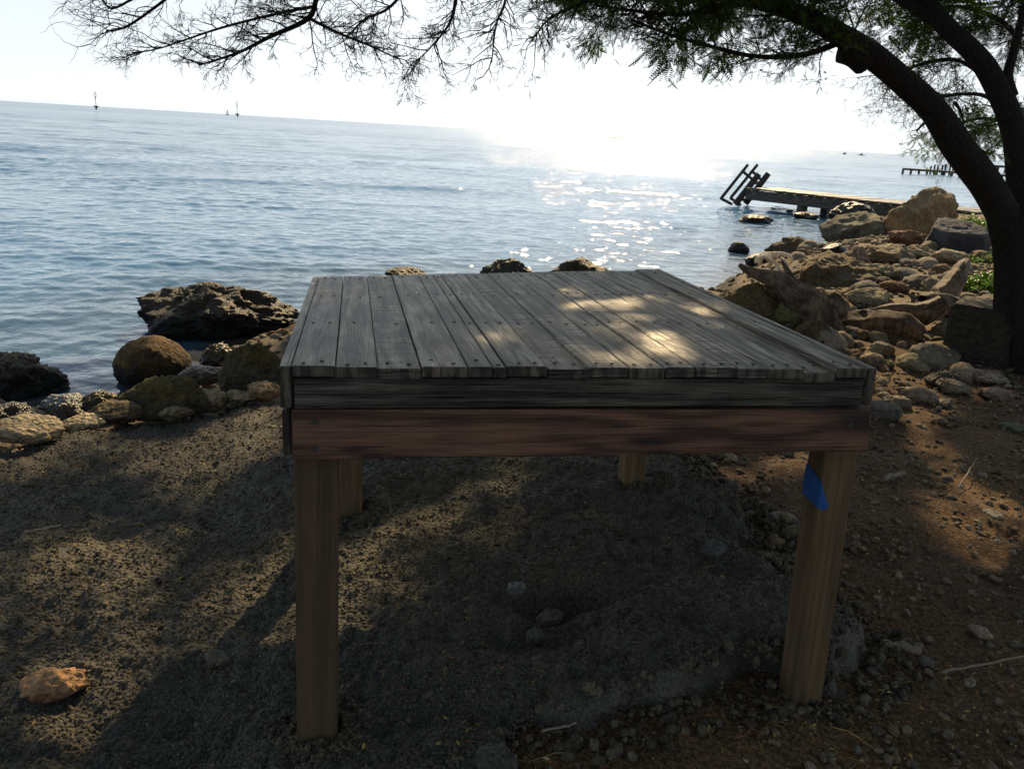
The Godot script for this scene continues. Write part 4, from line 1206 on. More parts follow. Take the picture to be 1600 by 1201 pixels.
func beacon(pos: Vector3, h: float, label: String) -> void:
	var t := thing("channel_marker", label, "channel marker", pos, "")
	part(t, "pole", pole(Vector3(0, -1, 0), Vector3(0, h, 0), h * 0.016, M.iron))
	part(t, "platform", beam_mesh(Vector3(-h * 0.14, h * 0.16, 0), Vector3(h * 0.14, h * 0.16, 0), h * 0.12, h * 0.07, M.iron))
	part(t, "base", pole(Vector3(0, -1, 0), Vector3(0, h * 0.14, 0), h * 0.06, M.iron))
	for s in [-1.0, 1.0]:
		part(t, "topmark_arm", pole(Vector3(0, h * 0.6, 0), Vector3(s * h * 0.1, h * 0.85, 0), h * 0.01, M.iron, 5))
		part(t, "topmark_arm", pole(Vector3(s * h * 0.1, h * 0.85, 0), Vector3(0, h * 1.02, 0), h * 0.01, M.iron, 5))

# ---------------------------------------------------------------- driftwood, plants and small things
func driftwood(t: Node3D, called: String, ctrl: PackedVector3Array, rad: PackedFloat32Array, col: Color, amp := 0.55) -> void:
	var pts := bend(ctrl, 8)
	var mb := MB.new()
	mb.tube(pts, radii(rad, 8), 30, col, ridge, amp * 1.3, true, 0.12)
	for i in mb.v.size():   # twisted, hollowed grain
		var q := mb.v[i] + t.position
		var thick := mb.v[i].distance_to(pts[mini(i / 30, pts.size() - 1)])
		mb.v[i] += mb.n[i] * (0.8 * fbm.get_noise_3dv(q * 260.0) + 0.5 * ridge.get_noise_3dv(q * 420.0)) * amp * thick
	mb.smooth()
	for i in mb.v.size():
		var k := fbm.get_noise_3dv((mb.v[i] + t.position) * 500.0)
		var crack := fine.get_noise_2d((i % 30) * 34.0, (i / 30) * 5.0)
		mb.c[i] = col.lerp(col * 0.25, clampf(0.3 + k * 1.2 + crack * 1.3, 0, 1))
		mb.c[i].a = 1.0
	part(t, called, mb.mesh(M.driftwood))

func plant(pos: Vector3, w: float, h: float, label: String) -> void:
	var t := thing("succulent_plant", label, "plant", pos)
	var leaf := MB.new()
	leaf.tube(PackedVector3Array([Vector3.ZERO, Vector3(0, 0.012, 0), Vector3(0, 0.03, 0.002), Vector3(0, 0.042, 0.006)]), PackedFloat32Array([0.002, 0.008, 0.0095, 0.002]), 5)
	var where: Array[Transform3D] = []
	var tint := PackedColorArray()
	var st := MB.new()
	for i in 130:
		var a := rng.randf() * TAU
		var r := sqrt(rng.randf())
		var p0 := Vector3(cos(a) * r * w * 0.8, 0, sin(a) * r * w * 0.5)
		p0.y = ground_height(pos.x + p0.x, pos.z + p0.z) - pos.y - 0.02
		var tip := p0 + Vector3(rng.randfn() * 0.08, h * (1.1 - r * r * 0.8) * rng.randf_range(0.5, 1.05), rng.randfn() * 0.08 + 0.02)
		st.tube(PackedVector3Array([p0, p0.lerp(tip, 0.5) + Vector3(rng.randfn() * 0.01, 0, 0.01), tip]), PackedFloat32Array([0.004, 0.003, 0.002]), 4)
		for k in 13:
			var q := p0.lerp(tip, 0.25 + 0.75 * k / 12.0)
			var b := Basis.from_euler(Vector3(rng.randf_range(0.2, 1.4), rng.randf() * TAU, 0))
			var s := rng.randf_range(0.7, 1.5)
			where.append(Transform3D(b * Basis.from_scale(Vector3(s, s, s)), q))
			var g := rng.randf_range(0.55, 1.3)
			tint.append(Color(g * rng.randf_range(0.85, 1.35), g, g * 0.8))
	part(t, "stems", st.mesh(M.litter), "stuff")
	scatter(t, "leaves", leaf.mesh(M.succulent), where, tint)

func make_small_things() -> void:
	var t: Node3D
	t = thing("driftwood", "tall leaning driftwood limb pointing left out to the water", "driftwood", Vector3(2.279, 0.553, -5.858))
	driftwood(t, "stem", PackedVector3Array([Vector3(-0.586, 0.366, -0.458), Vector3(-0.497, 0.327, -0.364), Vector3(-0.388, 0.301, -0.271), Vector3(-0.318, 0.283, -0.177), Vector3(-0.266, 0.218, -0.083), Vector3(-0.188, 0.185, 0.011), Vector3(-0.118, 0.125, 0.104), Vector3(-0.087, 0.018, 0.198), Vector3(-0.068, -0.072, 0.292)]), PackedFloat32Array([0.0155, 0.0332, 0.0506, 0.0602, 0.0795, 0.0886, 0.0976, 0.1064, 0.0910]), Color(0.300, 0.200, 0.125), 0.22)
	driftwood(t, "prong", PackedVector3Array([Vector3(-0.300, 0.428, -0.358), Vector3(-0.272, 0.363, -0.258), Vector3(-0.225, 0.288, -0.158), Vector3(-0.126, 0.232, -0.058), Vector3(-0.067, 0.171, 0.042), Vector3(-0.036, 0.101, 0.142)]), PackedFloat32Array([0.0077, 0.0178, 0.0251, 0.0399, 0.0592, 0.0634]), Color(0.300, 0.200, 0.125), 0.20)
	driftwood(t, "root_knot", PackedVector3Array([Vector3(-0.144, 0.127, -0.008), Vector3(-0.090, 0.169, 0.042), Vector3(-0.021, 0.175, 0.092), Vector3(0.031, 0.133, 0.142)]), PackedFloat32Array([0.0347, 0.0739, 0.0786, 0.0343]), Color(0.300, 0.200, 0.125), 0.45)
	t = thing("driftwood", "gnarled driftwood root lying across the bank in front of the boulders", "driftwood", Vector3(2.500, 0.550, -5.541))
	driftwood(t, "log", PackedVector3Array([Vector3(-0.195, -0.066, -0.424), Vector3(-0.100, 0.006, -0.354), Vector3(0.013, 0.058, -0.284), Vector3(0.141, 0.082, -0.214), Vector3(0.246, 0.086, -0.144), Vector3(0.336, 0.043, -0.074)]), PackedFloat32Array([0.0357, 0.0811, 0.0908, 0.0956, 0.0853, 0.0450]), Color(0.360, 0.215, 0.115), 0.25)
	driftwood(t, "upper_root", PackedVector3Array([Vector3(-0.017, 0.048, -0.574), Vector3(0.136, 0.083, -0.549), Vector3(0.308, 0.138, -0.524), Vector3(0.515, 0.127, -0.499), Vector3(0.650, 0.218, -0.474)]), PackedFloat32Array([0.0210, 0.0369, 0.0423, 0.0695, 0.0537]), Color(0.360, 0.215, 0.115), 0.25)
	driftwood(t, "lower_root", PackedVector3Array([Vector3(-0.074, -0.098, -0.274), Vector3(0.054, -0.041, -0.158), Vector3(0.201, -0.030, -0.041), Vector3(0.263, -0.023, 0.076)]), PackedFloat32Array([0.0352, 0.0648, 0.0643, 0.0244]), Color(0.360, 0.215, 0.115), 0.30)
	t = thing("driftwood", "upright broken driftwood stump left of the concrete block", "driftwood", Vector3(3.591, 0.549, -6.793))
	driftwood(t, "stump", PackedVector3Array([Vector3(-0.051, -0.108, -0.072), Vector3(0.012, 0.012, -0.152), Vector3(0.073, 0.112, -0.232), Vector3(0.171, 0.226, -0.312), Vector3(0.256, 0.329, -0.392), Vector3(0.337, 0.400, -0.472)]), PackedFloat32Array([0.0735, 0.0928, 0.0876, 0.0791, 0.0545, 0.0227]), Color(0.300, 0.200, 0.120), 0.30)
	driftwood(t, "stump_foot", PackedVector3Array([Vector3(-0.237, 0.100, 0.028), Vector3(-0.132, 0.078, -0.006), Vector3(0.016, 0.015, -0.039), Vector3(0.170, -0.072, -0.072)]), PackedFloat32Array([0.0358, 0.0724, 0.1039, 0.0744]), Color(0.300, 0.200, 0.120), 0.40)
	var blk := MB.new()
	blk.slab(box_pts(-0.195, 0.195, -0.1, 0.362, -0.26, 0.2), 0.02, Vector2.ZERO, Color(0.15, 0.125, 0.09))
	t = single("concrete_block", blk.mesh(M.stone), "square weathered concrete block against the foot of the tree", "block", Vector3(3.035, 0.553, -5.230))
	t.rotation.y = -0.626
	plant(Vector3(7.988, 0.549, -14.758), 0.60, 0.34, "bright green plant beside the jetty behind the leaning trunk")
	plant(Vector3(4.675, 0.552, -8.172), 0.36, 0.20, "yellow-green succulent clump above the concrete block")
	plant(Vector3(6.008, 0.554, -10.532), 0.20, 0.10, "small green sprig at the trunk edge between the two clumps")
	t = thing("rope", "coil of pale mooring rope draped over the rocks behind the driftwood tip", "rope", Vector3(2.945, 0.524, -9.523))
	for k in 4:
		var pts := PackedVector3Array(); var rad := PackedFloat32Array()
		for i in 90:
			var a := (-0.25 + i / 89.0 * (1.3 if k != 3 else 1.0)) * PI
			var wob := 1.0 + 0.12 * sin(a * 2.3 + k * 1.7)
			pts.append(Vector3(cos(a + 0.2 * k) * 0.173 * (1.0 - 0.17 * k) * wob - 0.05 * k, sin(a) * 0.118 * (1.0 - 0.1 * k) * wob, 0.08 * sin(a * 1.7 + k * 2.0) + 0.06 * k))
			rad.append(0.0204)
		var mb := MB.new()
		mb.tube(pts, rad, 12, Color(1, 1, 1))
		for i in 90 * 12:   # the lay of the three twisted strands
			var ring := i / 12
			mb.v[i] = pts[ring] + (mb.v[i] - pts[ring]) * (0.8 + 0.3 * absf(cos(1.5 * TAU * (i % 12) / 12.0 + ring * 0.55)))
		mb.smooth()
		part(t, "strand", mb.mesh(M.rope))
	single("stick", stick_mesh(Vector3(0.238, 0.012, -0.309), 0.0025), "thin straight dry stick lying on the dirt right of the table", "stick", Vector3(1.757, 0.575, -2.959))
	single("stick", stick_mesh(Vector3(0.248, 0.012, -0.076), 0.0030), "dark curved stick on the dirt at lower right", "stick", Vector3(1.124, 0.560, -1.775))
	single("stick", stick_mesh(Vector3(0.093, 0.012, -0.037), 0.0035), "dark twig on the slab at the left edge", "stick", Vector3(-1.395, 0.600, -2.126))
	single("stick", stick_mesh(Vector3(0.072, 0.012, -0.016), 0.0030), "pale broken twig on the slab at the bottom under the table", "stick", Vector3(0.111, 0.570, -1.465))
	single("wood_chunk", stick_mesh(Vector3(0.065, 0.012, 0.049), 0.0110), "weathered splintered wood chunk on the dirt right of the right leg", "wood chunk", Vector3(1.018, 0.570, -1.857))
	single("wood_chip", stick_mesh(Vector3(0.090, 0.012, -0.049), 0.0090), "dark flat wood chip on the dirt right of the table", "wood chip", Vector3(1.493, 0.570, -2.999))
	single("branch_piece", stick_mesh(Vector3(0.056, 0.012, -0.017), 0.0050), "short dark branch piece on the slab at the far left", "stick", Vector3(-1.587, 0.560, -2.771))
	var gl := MB.new()
	gl.tube(PackedVector3Array([Vector3(-0.014, 0, 0), Vector3(0, 0.003, 0), Vector3(0.014, 0.001, 0)]), PackedFloat32Array([0.003, 0.006, 0.003]), 5)
	single("glass_shard", gl.mesh(plain(Color(0.02, 0.2, 0.06), 0.2)), "small green glass shard at the slab edge left of the right leg", "glass shard", Vector3(0.826, 0.550, -2.434))

func stick_mesh(to: Vector3, r: float) -> ArrayMesh:
	var mb := MB.new()
	var pts := PackedVector3Array()
	var rad := PackedFloat32Array()
	for i in 9:
		pts.append(to * (i / 8.0) + Vector3(rng.randfn(), absf(rng.randfn()) * 0.5, rng.randfn()) * r * 0.5 + Vector3(0, r, 0))
		rad.append(r * rng.randf_range(0.75, 1.1) * (1.0 - 0.03 * i))
	mb.tube(pts, rad, 8, Color(0.2, 0.16, 0.115), ridge, 0.4)
	return mb.mesh(M.litter)

# ---------------------------------------------------------------- the scene
func make_sky() -> ImageTexture:
	var w := 512; var h := 256
	var im := Image.create(w, h, false, Image.FORMAT_RGBAF)
	for y in h:
		var el := PI / 2 - (y + 0.5) / h * PI
		for x in w:
			var az := (x + 0.5) / w * TAU
			var d := Vector3(sin(az) * cos(el), sin(el), -cos(az) * cos(el))
			var g := acos(clampf(d.dot(SUN), -1, 1))
			var up := maxf(d.y, 0.0)
			var hor := exp(-up * 2.7)
			var c := Vector3(0.10, 0.165, 0.26).lerp(Vector3(0.49, 0.54, 0.57), hor)
			var glow := 1.2 * exp(-g * 4.6) + 0.44 * exp(-g * 1.5) * hor
			c = c + Vector3(1.0, 0.97, 0.91) * glow
			var wisp := fbm.get_noise_3d(d.x * 60.0 / (up + 0.25), 300.0, d.z * 60.0 / (up + 0.25))
			c *= 1.0 + 0.06 * wisp
			im.set_pixel(x, y, Color(c.x, c.y, c.z, 1.0))
	return ImageTexture.create_from_image(im)

func _ready() -> void:
	# camera
	var cam := Camera3D.new()
	cam.name = "camera"
	cam.fov = 50.2664
	cam.near = 0.05
	cam.far = 20000.0
	add_child(cam)
	cam.transform = Transform3D(CAMERA_TURN, Vector3(0, 1.8, 0))
	cam.current = true
	# noises
	fbm.seed = 1; fbm.frequency = 0.01; fbm.fractal_octaves = 4
	fine.seed = 2; fine.frequency = 0.02; fine.fractal_octaves = 3
	ridge.seed = 4; ridge.frequency = 0.012; ridge.fractal_type = FastNoiseLite.FRACTAL_RIDGED; ridge.fractal_octaves = 4
	cells.seed = 6; cells.frequency = 0.28; cells.noise_type = FastNoiseLite.TYPE_CELLULAR; cells.fractal_type = FastNoiseLite.FRACTAL_NONE
	# sky, sun, exposure
	var az := deg_to_rad(SUN_AZ); var el := deg_to_rad(SUN_EL)
	SUN = Vector3(sin(az) * cos(el), sin(el), -cos(az) * cos(el))
	var env := Environment.new()
	var sky := Sky.new()
	var pan := PanoramaSkyMaterial.new()
	pan.panorama = make_sky()
	sky.sky_material = pan
	env.background_mode = Environment.BG_SKY
	env.sky = sky
	env.tonemap_mode = Environment.TONE_MAPPER_LINEAR
	env.tonemap_exposure = EXPOSURE
	env.background_energy_multiplier = SKY_ENERGY
	env.sdfgi_enabled = true; env.ssao_enabled = true; env.ssil_enabled = true
	var we := WorldEnvironment.new()
	we.name = "sky"
	we.environment = env
	add_child(we)
	var sun := DirectionalLight3D.new()
	sun.name = "sun"
	sun.light_energy = SUN_ENERGY
	sun.light_color = Color(1.0, 0.88, 0.68)
	sun.light_angular_distance = 0.5
	sun.shadow_enabled = true
	add_child(sun)
	sun.basis = Basis.looking_at(-SUN)
	# the place
	shore = PackedVector2Array([Vector2(-30.000, -6.500), Vector2(-9.000, -5.200), Vector2(-3.319, -4.638), Vector2(-2.862, -4.722), Vector2(-2.517, -4.665), Vector2(-2.373, -5.044), Vector2(-2.343, -5.598), Vector2(-2.262, -6.446), Vector2(-2.058, -7.321), Vector2(-1.252, -8.407), Vector2(-0.333, -8.818), Vector2(1.379, -9.045), Vector2(1.959, -9.074), Vector2(2.709, -10.850), Vector2(3.845, -13.448), Vector2(5.880, -16.160), Vector2(9.459, -21.906), Vector2(13.810, -26.523), Vector2(18.151, -30.513), Vector2(30.000, -26.000), Vector2(120.000, -30.000)])
	slab_edge = PackedVector2Array([Vector2(-2.479, -2.364), Vector2(-2.238, -2.640), Vector2(-1.981, -2.953), Vector2(-1.800, -3.226), Vector2(-1.439, -3.481), Vector2(-1.142, -3.753), Vector2(-0.542, -3.692), Vector2(0.155, -3.450), Vector2(0.692, -3.108), Vector2(0.736, -2.812), Vector2(0.828, -2.610), Vector2(0.854, -2.183), Vector2(0.961, -1.914), Vector2(0.939, -1.835), Vector2(0.811, -1.684), Vector2(0.703, -1.738), Vector2(0.528, -1.661), Vector2(0.364, -1.584), Vector2(0.113, -1.491), Vector2(-0.006, -1.358), Vector2(0.10, -1.00), Vector2(-0.20, 1.00), Vector2(-4.00, 1.00), Vector2(-4.50, -1.80)])
	make_materials()
	make_ground()
	make_sea()
	make_tree()
	make_jetty()
	make_far_things()
	make_table()
	rock("rock", Vector3(-2.597, 0.145, -7.035), Vector3(0.694, 0.258, 0.544), 0.35, "coral", 7, Color(0.066, 0.054, 0.040), Color(0.105, 0.082, 0.050), "large jagged black coral rock standing in the water left of the table", 0.18, "coral", 5, 0.00)
	rock("rock", Vector3(-2.497, 0.111, -5.424), Vector3(0.256, 0.200, 0.251), 0.43, "cobble", 15, Color(0.045, 0.034, 0.024), Color(0.130, 0.070, 0.014), "rounded dark boulder with orange moss on top at the waterline", 0.08, "stone", 4, 0.00)
	rock("rock", Vector3(-3.233, 0.093, -5.039), Vector3(0.319, 0.172, 0.266), 0.57, "coral", 102, Color(0.066, 0.054, 0.040), Color(0.070, 0.055, 0.040), "jagged black rock jutting over the water at the left edge", 0.10, "coral", 4, 0.00)
	rock("rock", Vector3(-2.042, 0.491, -3.511), Vector3(0.107, 0.055, 0.090), 0.53, "boulder", 103, Color(0.150, 0.140, 0.125), Color(0.300, 0.310, 0.280), "flat pale grey wet stone in the shallows beside the black rock", 0.02, "wet", 4, 0.00)
	rock("rock", Vector3(-1.887, 0.536, -3.258), Vector3(0.085, 0.060, 0.071), 0.52, "coral", 104, Color(0.066, 0.054, 0.040), Color(0.066, 0.054, 0.040), "dark wedge-shaped stone just in front of the pale wet stone", -1.00, "wet", 4, 0.00)
	rock("rock", Vector3(-2.120, 0.535, -3.203), Vector3(0.121, 0.059, 0.101), 0.58, "boulder", 105, Color(0.066, 0.054, 0.040), Color(0.060, 0.050, 0.035), "dark wet rock at the left edge behind the tan boulder", -1.00, "wet", 4, 0.00)
	rock("rock", Vector3(-1.923, 0.552, -3.027), Vector3(0.137, 0.053, 0.114), 0.57, "boulder", 106, Color(0.360, 0.270, 0.155), Color(0.420, 0.340, 0.220), "rounded tan boulder at the left edge of the slab", -1.00, "stone", 4, 0.00)
	rock("rock", Vector3(-1.797, 0.524, -3.223), Vector3(0.095, 0.028, 0.079), 0.51, "boulder", 107, Color(0.360, 0.270, 0.155), Color(0.420, 0.340, 0.220), "low tan stone on the slab edge right of the tan boulder", -1.00, "stone", 4, 0.00)
	rock("rock", Vector3(-1.897, 0.491, -3.574), Vector3(0.107, 0.057, 0.089), 0.49, "coral", 108, Color(0.066, 0.054, 0.040), Color(0.125, 0.095, 0.032), "dark stone between the mossy ridge rock and the pale wet stone", -1.00, "wet", 4, 0.00)
	rock("rock", Vector3(-1.718, 0.531, -3.338), Vector3(0.121, 0.050, 0.101), 0.48, "boulder", 109, Color(0.120, 0.085, 0.050), Color(0.170, 0.125, 0.060), "brown pointed stone at the slab edge below the mossy ridge rock", -1.00, "stone", 4, 0.00)
	rock("rock", Vector3(-1.568, 0.561, -3.513), Vector3(0.231, 0.106, 0.136), 0.42, "coral", 110, Color(0.085, 0.066, 0.042), Color(0.125, 0.095, 0.032), "long mossy ridge rock at the slab edge in front of the round boulder", -1.00, "stone", 4, 0.00)
	rock("rock", Vector3(-2.137, 0.120, -5.721), Vector3(0.150, 0.093, 0.125), 0.36, "coral", 111, Color(0.066, 0.054, 0.040), Color(0.125, 0.095, 0.032), "dark mossy rock behind the left corner of the table", -1.00, "wet", 4, 0.00)
	rock("rock", Vector3(-1.345, 0.559, -4.013), Vector3(0.167, 0.151, 0.114), 0.32, "coral", 112, Color(0.110, 0.090, 0.055), Color(0.125, 0.095, 0.032), "craggy mossy rock cluster against the left side of the table", -1.00, "stone", 4, 0.00)
	rock("rock", Vector3(-1.412, 0.532, -3.570), Vector3(0.099, 0.054, 0.082), 0.38, "boulder", 113, Color(0.170, 0.120, 0.070), Color(0.360, 0.270, 0.155), "low brown stone at the slab edge beside the long mossy rock", -1.00, "stone", 4, 0.00)
	rock("rock", Vector3(-1.183, 0.540, -3.725), Vector3(0.084, 0.051, 0.070), 0.31, "boulder", 114, Color(0.340, 0.200, 0.095), Color(0.360, 0.240, 0.120), "flat orange stone on the slab edge next to the table side", -1.00, "stone", 4, 0.00)
	rock("rock", Vector3(-1.473, 0.530, -3.388), Vector3(0.077, 0.033, 0.038), 0.41, "boulder", 115, Color(0.170, 0.120, 0.070), Color(0.260, 0.200, 0.120), "thin pale stone leaning on the slab edge in front of the mossy ridge", -1.00, "stone", 4, 0.00)
	rock("rock", Vector3(-1.286, 0.526, -3.656), Vector3(0.080, 0.035, 0.067), 0.34, "boulder", 116, Color(0.170, 0.120, 0.070), Color(0.360, 0.270, 0.155), "small brown stone on the slab edge left of the orange stone", -1.00, "stone", 4, 0.00)
	rock("rock", Vector3(-1.837, 0.312, -4.622), Vector3(0.137, 0.059, 0.114), 0.38, "boulder", 117, Color(0.170, 0.120, 0.070), Color(0.120, 0.090, 0.050), "flat wet brown rock right of the round mossy boulder", -1.00, "wet", 4, 0.00)
	rock("rock", Vector3(-1.357, 0.060, -9.763), Vector3(0.259, 0.116, 0.216), 0.14, "boulder", 118, Color(0.066, 0.054, 0.040), Color(0.125, 0.095, 0.032), "low mossy rock showing just above the far edge of the table top", 0.10, "coral", 4, 0.00)
	rock("rock", Vector3(-0.071, 0.603, -7.139), Vector3(0.290, 0.148, 0.242), 0.01, "coral", 31, Color(0.060, 0.055, 0.050), Color(0.090, 0.085, 0.070), "spiky grey rock peaking above the middle of the far table edge", 0.10, "coral", 4, 0.00)
	rock("rock", Vector3(0.548, 0.601, -7.382), Vector3(0.301, 0.156, 0.251), -0.07, "coral", 44, Color(0.070, 0.060, 0.045), Color(0.120, 0.095, 0.050), "brown jagged rock peaking above the far table edge right of the spiky one", 0.10, "coral", 4, 0.00)
	rock("rock", Vector3(3.841, 0.066, -14.524), Vector3(0.191, 0.117, 0.160), -0.26, "coral", 121, Color(0.066, 0.054, 0.040), Color(0.066, 0.054, 0.040), "small dark rock alone in the water right of the table", 0.05, "wet", 4, 0.00)
	rock("rock", Vector3(5.754, 0.048, -20.540), Vector3(0.421, 0.142, 0.351), -0.27, "boulder", 122, Color(0.066, 0.054, 0.040), Color(0.066, 0.054, 0.040), "flat dark rock awash in front of the jetty ladder", 0.05, "wet", 4, 0.00)
	rock("rock", Vector3(7.620, 0.062, -22.490), Vector3(0.339, 0.120, 0.282), -0.33, "boulder", 123, Color(0.066, 0.054, 0.040), Color(0.066, 0.054, 0.040), "dark rock around the foot of the jetty post", 0.05, "wet", 3, 0.00)
	rock("rock", Vector3(7.783, 0.032, -24.373), Vector3(0.143, 0.061, 0.119), -0.31, "boulder", 124, Color(0.066, 0.054, 0.040), Color(0.066, 0.054, 0.040), "tiny dark rock in the water beside the jetty post", 0.05, "wet", 3, 0.00)
	rock("rock", Vector3(8.328, 0.253, -21.105), Vector3(0.624, 0.361, 0.520), -0.38, "boulder", 125, Color(0.030, 0.028, 0.025), Color(0.040, 0.036, 0.030), "black pointed rock under the jetty deck", 0.10, "wet", 4, 0.00)
	rock("rock", Vector3(9.400, 0.223, -22.027), Vector3(0.370, 0.219, 0.308), -0.40, "boulder", 126, Color(0.100, 0.090, 0.075), Color(0.150, 0.140, 0.125), "grey rock under the jetty behind the oval boulder", -1.00, "stone", 3, 0.00)
	rock("rock", Vector3(6.049, 0.369, -14.911), Vector3(0.702, 0.442, 0.585), -0.39, "boulder", 203, Color(0.150, 0.125, 0.085), Color(0.200, 0.170, 0.110), "big oval grey-brown boulder in front of the jetty", 0.05, "stone", 4, 0.00)
	rock("rock", Vector3(6.773, 0.704, -14.227), Vector3(0.594, 0.629, 0.407), -0.44, "boulder", 304, Color(0.400, 0.240, 0.110), Color(0.420, 0.290, 0.150), "tall orange boulder hiding part of the jetty", -1.00, "stone", 4, 0.00)
	rock("rock", Vector3(6.146, 0.622, -11.776), Vector3(0.448, 0.359, 0.373), -0.48, "block", 9, Color(0.075, 0.075, 0.080), Color(0.100, 0.100, 0.105), "dark grey broken concrete chunk beside the tall orange boulder", -1.00, "pebble", 4, 0.00)
	rock("rock", Vector3(6.906, 0.615, -12.475), Vector3(0.271, 0.205, 0.226), -0.51, "boulder", 130, Color(0.150, 0.140, 0.125), Color(0.190, 0.165, 0.130), "grey-brown boulder behind the trunk right of the concrete chunk", -1.00, "stone", 4, 0.00)
	rock("rock", Vector3(4.280, 0.234, -12.846), Vector3(0.531, 0.273, 0.442), -0.32, "coral", 131, Color(0.130, 0.100, 0.060), Color(0.170, 0.130, 0.075), "wide brown craggy rock at the water edge right of the table", 0.05, "stone", 4, 0.00)
	rock("rock", Vector3(3.696, 0.081, -12.927), Vector3(0.161, 0.117, 0.134), -0.28, "boulder", 132, Color(0.066, 0.054, 0.040), Color(0.066, 0.054, 0.040), "small black rock left of the rope on the shore", 0.02, "wet", 3, 0.00)
	rock("rock", Vector3(3.300, 0.410, -8.689), Vector3(0.579, 0.373, 0.482), -0.36, "boulder", 208, Color(0.150, 0.115, 0.065), Color(0.200, 0.150, 0.080), "large brown boulder behind the leaning driftwood", -1.00, "stone", 5, 0.00)
	rock("rock", Vector3(1.788, 0.651, -6.175), Vector3(0.319, 0.174, 0.266), -0.28, "coral", 210, Color(0.150, 0.110, 0.050), Color(0.200, 0.140, 0.055), "low mossy brown rock beside the far right corner of the table", -1.00, "stone", 4, 0.00)
	rock("rock", Vector3(2.009, 0.612, -5.911), Vector3(0.175, 0.105, 0.145), -0.33, "boulder", 135, Color(0.140, 0.115, 0.050), Color(0.200, 0.180, 0.070), "olive lumpy rock between the table and the driftwood", -1.00, "stone", 4, 0.00)
	rock("rock", Vector3(4.213, 0.514, -11.096), Vector3(0.179, 0.108, 0.149), -0.36, "boulder", 136, Color(0.040, 0.033, 0.028), Color(0.070, 0.055, 0.040), "round dark stone behind the rosy rock", -1.00, "wet", 3, 0.00)
	rock("rock", Vector3(3.995, 0.589, -9.804), Vector3(0.218, 0.155, 0.182), -0.39, "coral", 213, Color(0.250, 0.160, 0.110), Color(0.360, 0.250, 0.180), "rosy rugged rock above the large brown boulder", -1.00, "stone", 4, 0.00)
	rock("rock", Vector3(4.498, 0.618, -10.013), Vector3(0.286, 0.151, 0.238), -0.42, "boulder", 138, Color(0.240, 0.185, 0.120), Color(0.320, 0.250, 0.150), "sandy boulder right of the rosy rock", -1.00, "stone", 4, 0.00)
	rock("rock", Vector3(4.945, 0.620, -10.266), Vector3(0.217, 0.135, 0.181), -0.45, "boulder", 139, Color(0.170, 0.120, 0.070), Color(0.360, 0.270, 0.155), "brown boulder in front of the tall orange boulder", -1.00, "stone", 4, 0.00)
	rock("rock", Vector3(5.683, 0.621, -12.190), Vector3(0.308, 0.142, 0.256), -0.44, "boulder", 140, Color(0.200, 0.090, 0.050), Color(0.260, 0.130, 0.070), "reddish stone wedged under the tall orange boulder", -1.00, "stone", 4, 0.00)
	rock("rock", Vector3(5.249, 0.616, -10.140), Vector3(0.217, 0.120, 0.181), -0.48, "boulder", 141, Color(0.360, 0.270, 0.155), Color(0.420, 0.340, 0.220), "tan stone below the concrete chunk", -1.00, "stone", 4, 0.00)
	rock("rock", Vector3(3.834, 0.585, -8.688), Vector3(0.181, 0.102, 0.151), -0.42, "boulder", 142, Color(0.200, 0.170, 0.100), Color(0.280, 0.235, 0.140), "olive-tan stone in the middle of the rubble slope", -1.00, "stone", 4, 0.00)
	rock("rock", Vector3(3.573, 0.579, -7.783), Vector3(0.144, 0.075, 0.071), -0.43, "cobble", 143, Color(0.200, 0.115, 0.060), Color(0.250, 0.150, 0.080), "smooth reddish-brown long stone on the rubble slope", -1.00, "stone", 4, 0.00)
	rock("rock", Vector3(2.964, 0.611, -6.866), Vector3(0.179, 0.110, 0.149), -0.41, "boulder", 144, Color(0.420, 0.340, 0.220), Color(0.360, 0.300, 0.180), "pale sloping stone left of the reddish-brown long stone", -1.00, "stone", 4, 0.00)
	rock("rock", Vector3(1.943, 0.624, -5.230), Vector3(0.130, 0.125, 0.109), -0.36, "boulder", 145, Color(0.080, 0.055, 0.035), Color(0.150, 0.100, 0.050), "dark brown stone under the foot of the leaning driftwood", -1.00, "stone", 4, 0.00)
	rock("rock", Vector3(2.202, 0.582, -4.895), Vector3(0.074, 0.050, 0.062), -0.42, "cobble", 146, Color(0.200, 0.150, 0.100), Color(0.270, 0.200, 0.130), "striped round stone beside the right corner of the table", -1.00, "stone", 3, 0.00)
	rock("rock", Vector3(2.283, 0.571, -4.856), Vector3(0.044, 0.029, 0.036), -0.44, "cobble", 147, Color(0.140, 0.115, 0.050), Color(0.220, 0.200, 0.090), "small mossy stone touching the striped round stone", -1.00, "stone", 3, 0.00)
	rock("rock", Vector3(2.168, 0.580, -4.183), Vector3(0.096, 0.046, 0.047), -0.48, "cobble", 63, Color(0.300, 0.220, 0.150), Color(0.340, 0.260, 0.190), "smooth pale log-shaped stone on the dirt right of the table", -1.00, "stone", 4, 0.00)
	rock("rock", Vector3(2.000, 0.572, -4.067), Vector3(0.074, 0.039, 0.062), -0.46, "boulder", 149, Color(0.200, 0.165, 0.120), Color(0.250, 0.200, 0.140), "grey-tan stone beside the table right corner on the dirt", -1.00, "stone", 3, 0.00)
	rock("rock", Vector3(2.481, 0.582, -4.549), Vector3(0.109, 0.052, 0.091), -0.50, "coral", 150, Color(0.060, 0.055, 0.045), Color(0.090, 0.080, 0.065), "dark rough stone on the dirt in front of the tree", -1.00, "stone", 4, 0.00)
	rock("rock", Vector3(2.475, 0.575, -4.425), Vector3(0.095, 0.043, 0.079), -0.51, "boulder", 151, Color(0.220, 0.170, 0.110), Color(0.270, 0.210, 0.140), "brown stone touching the dark rough stone", -1.00, "stone", 4, 0.00)
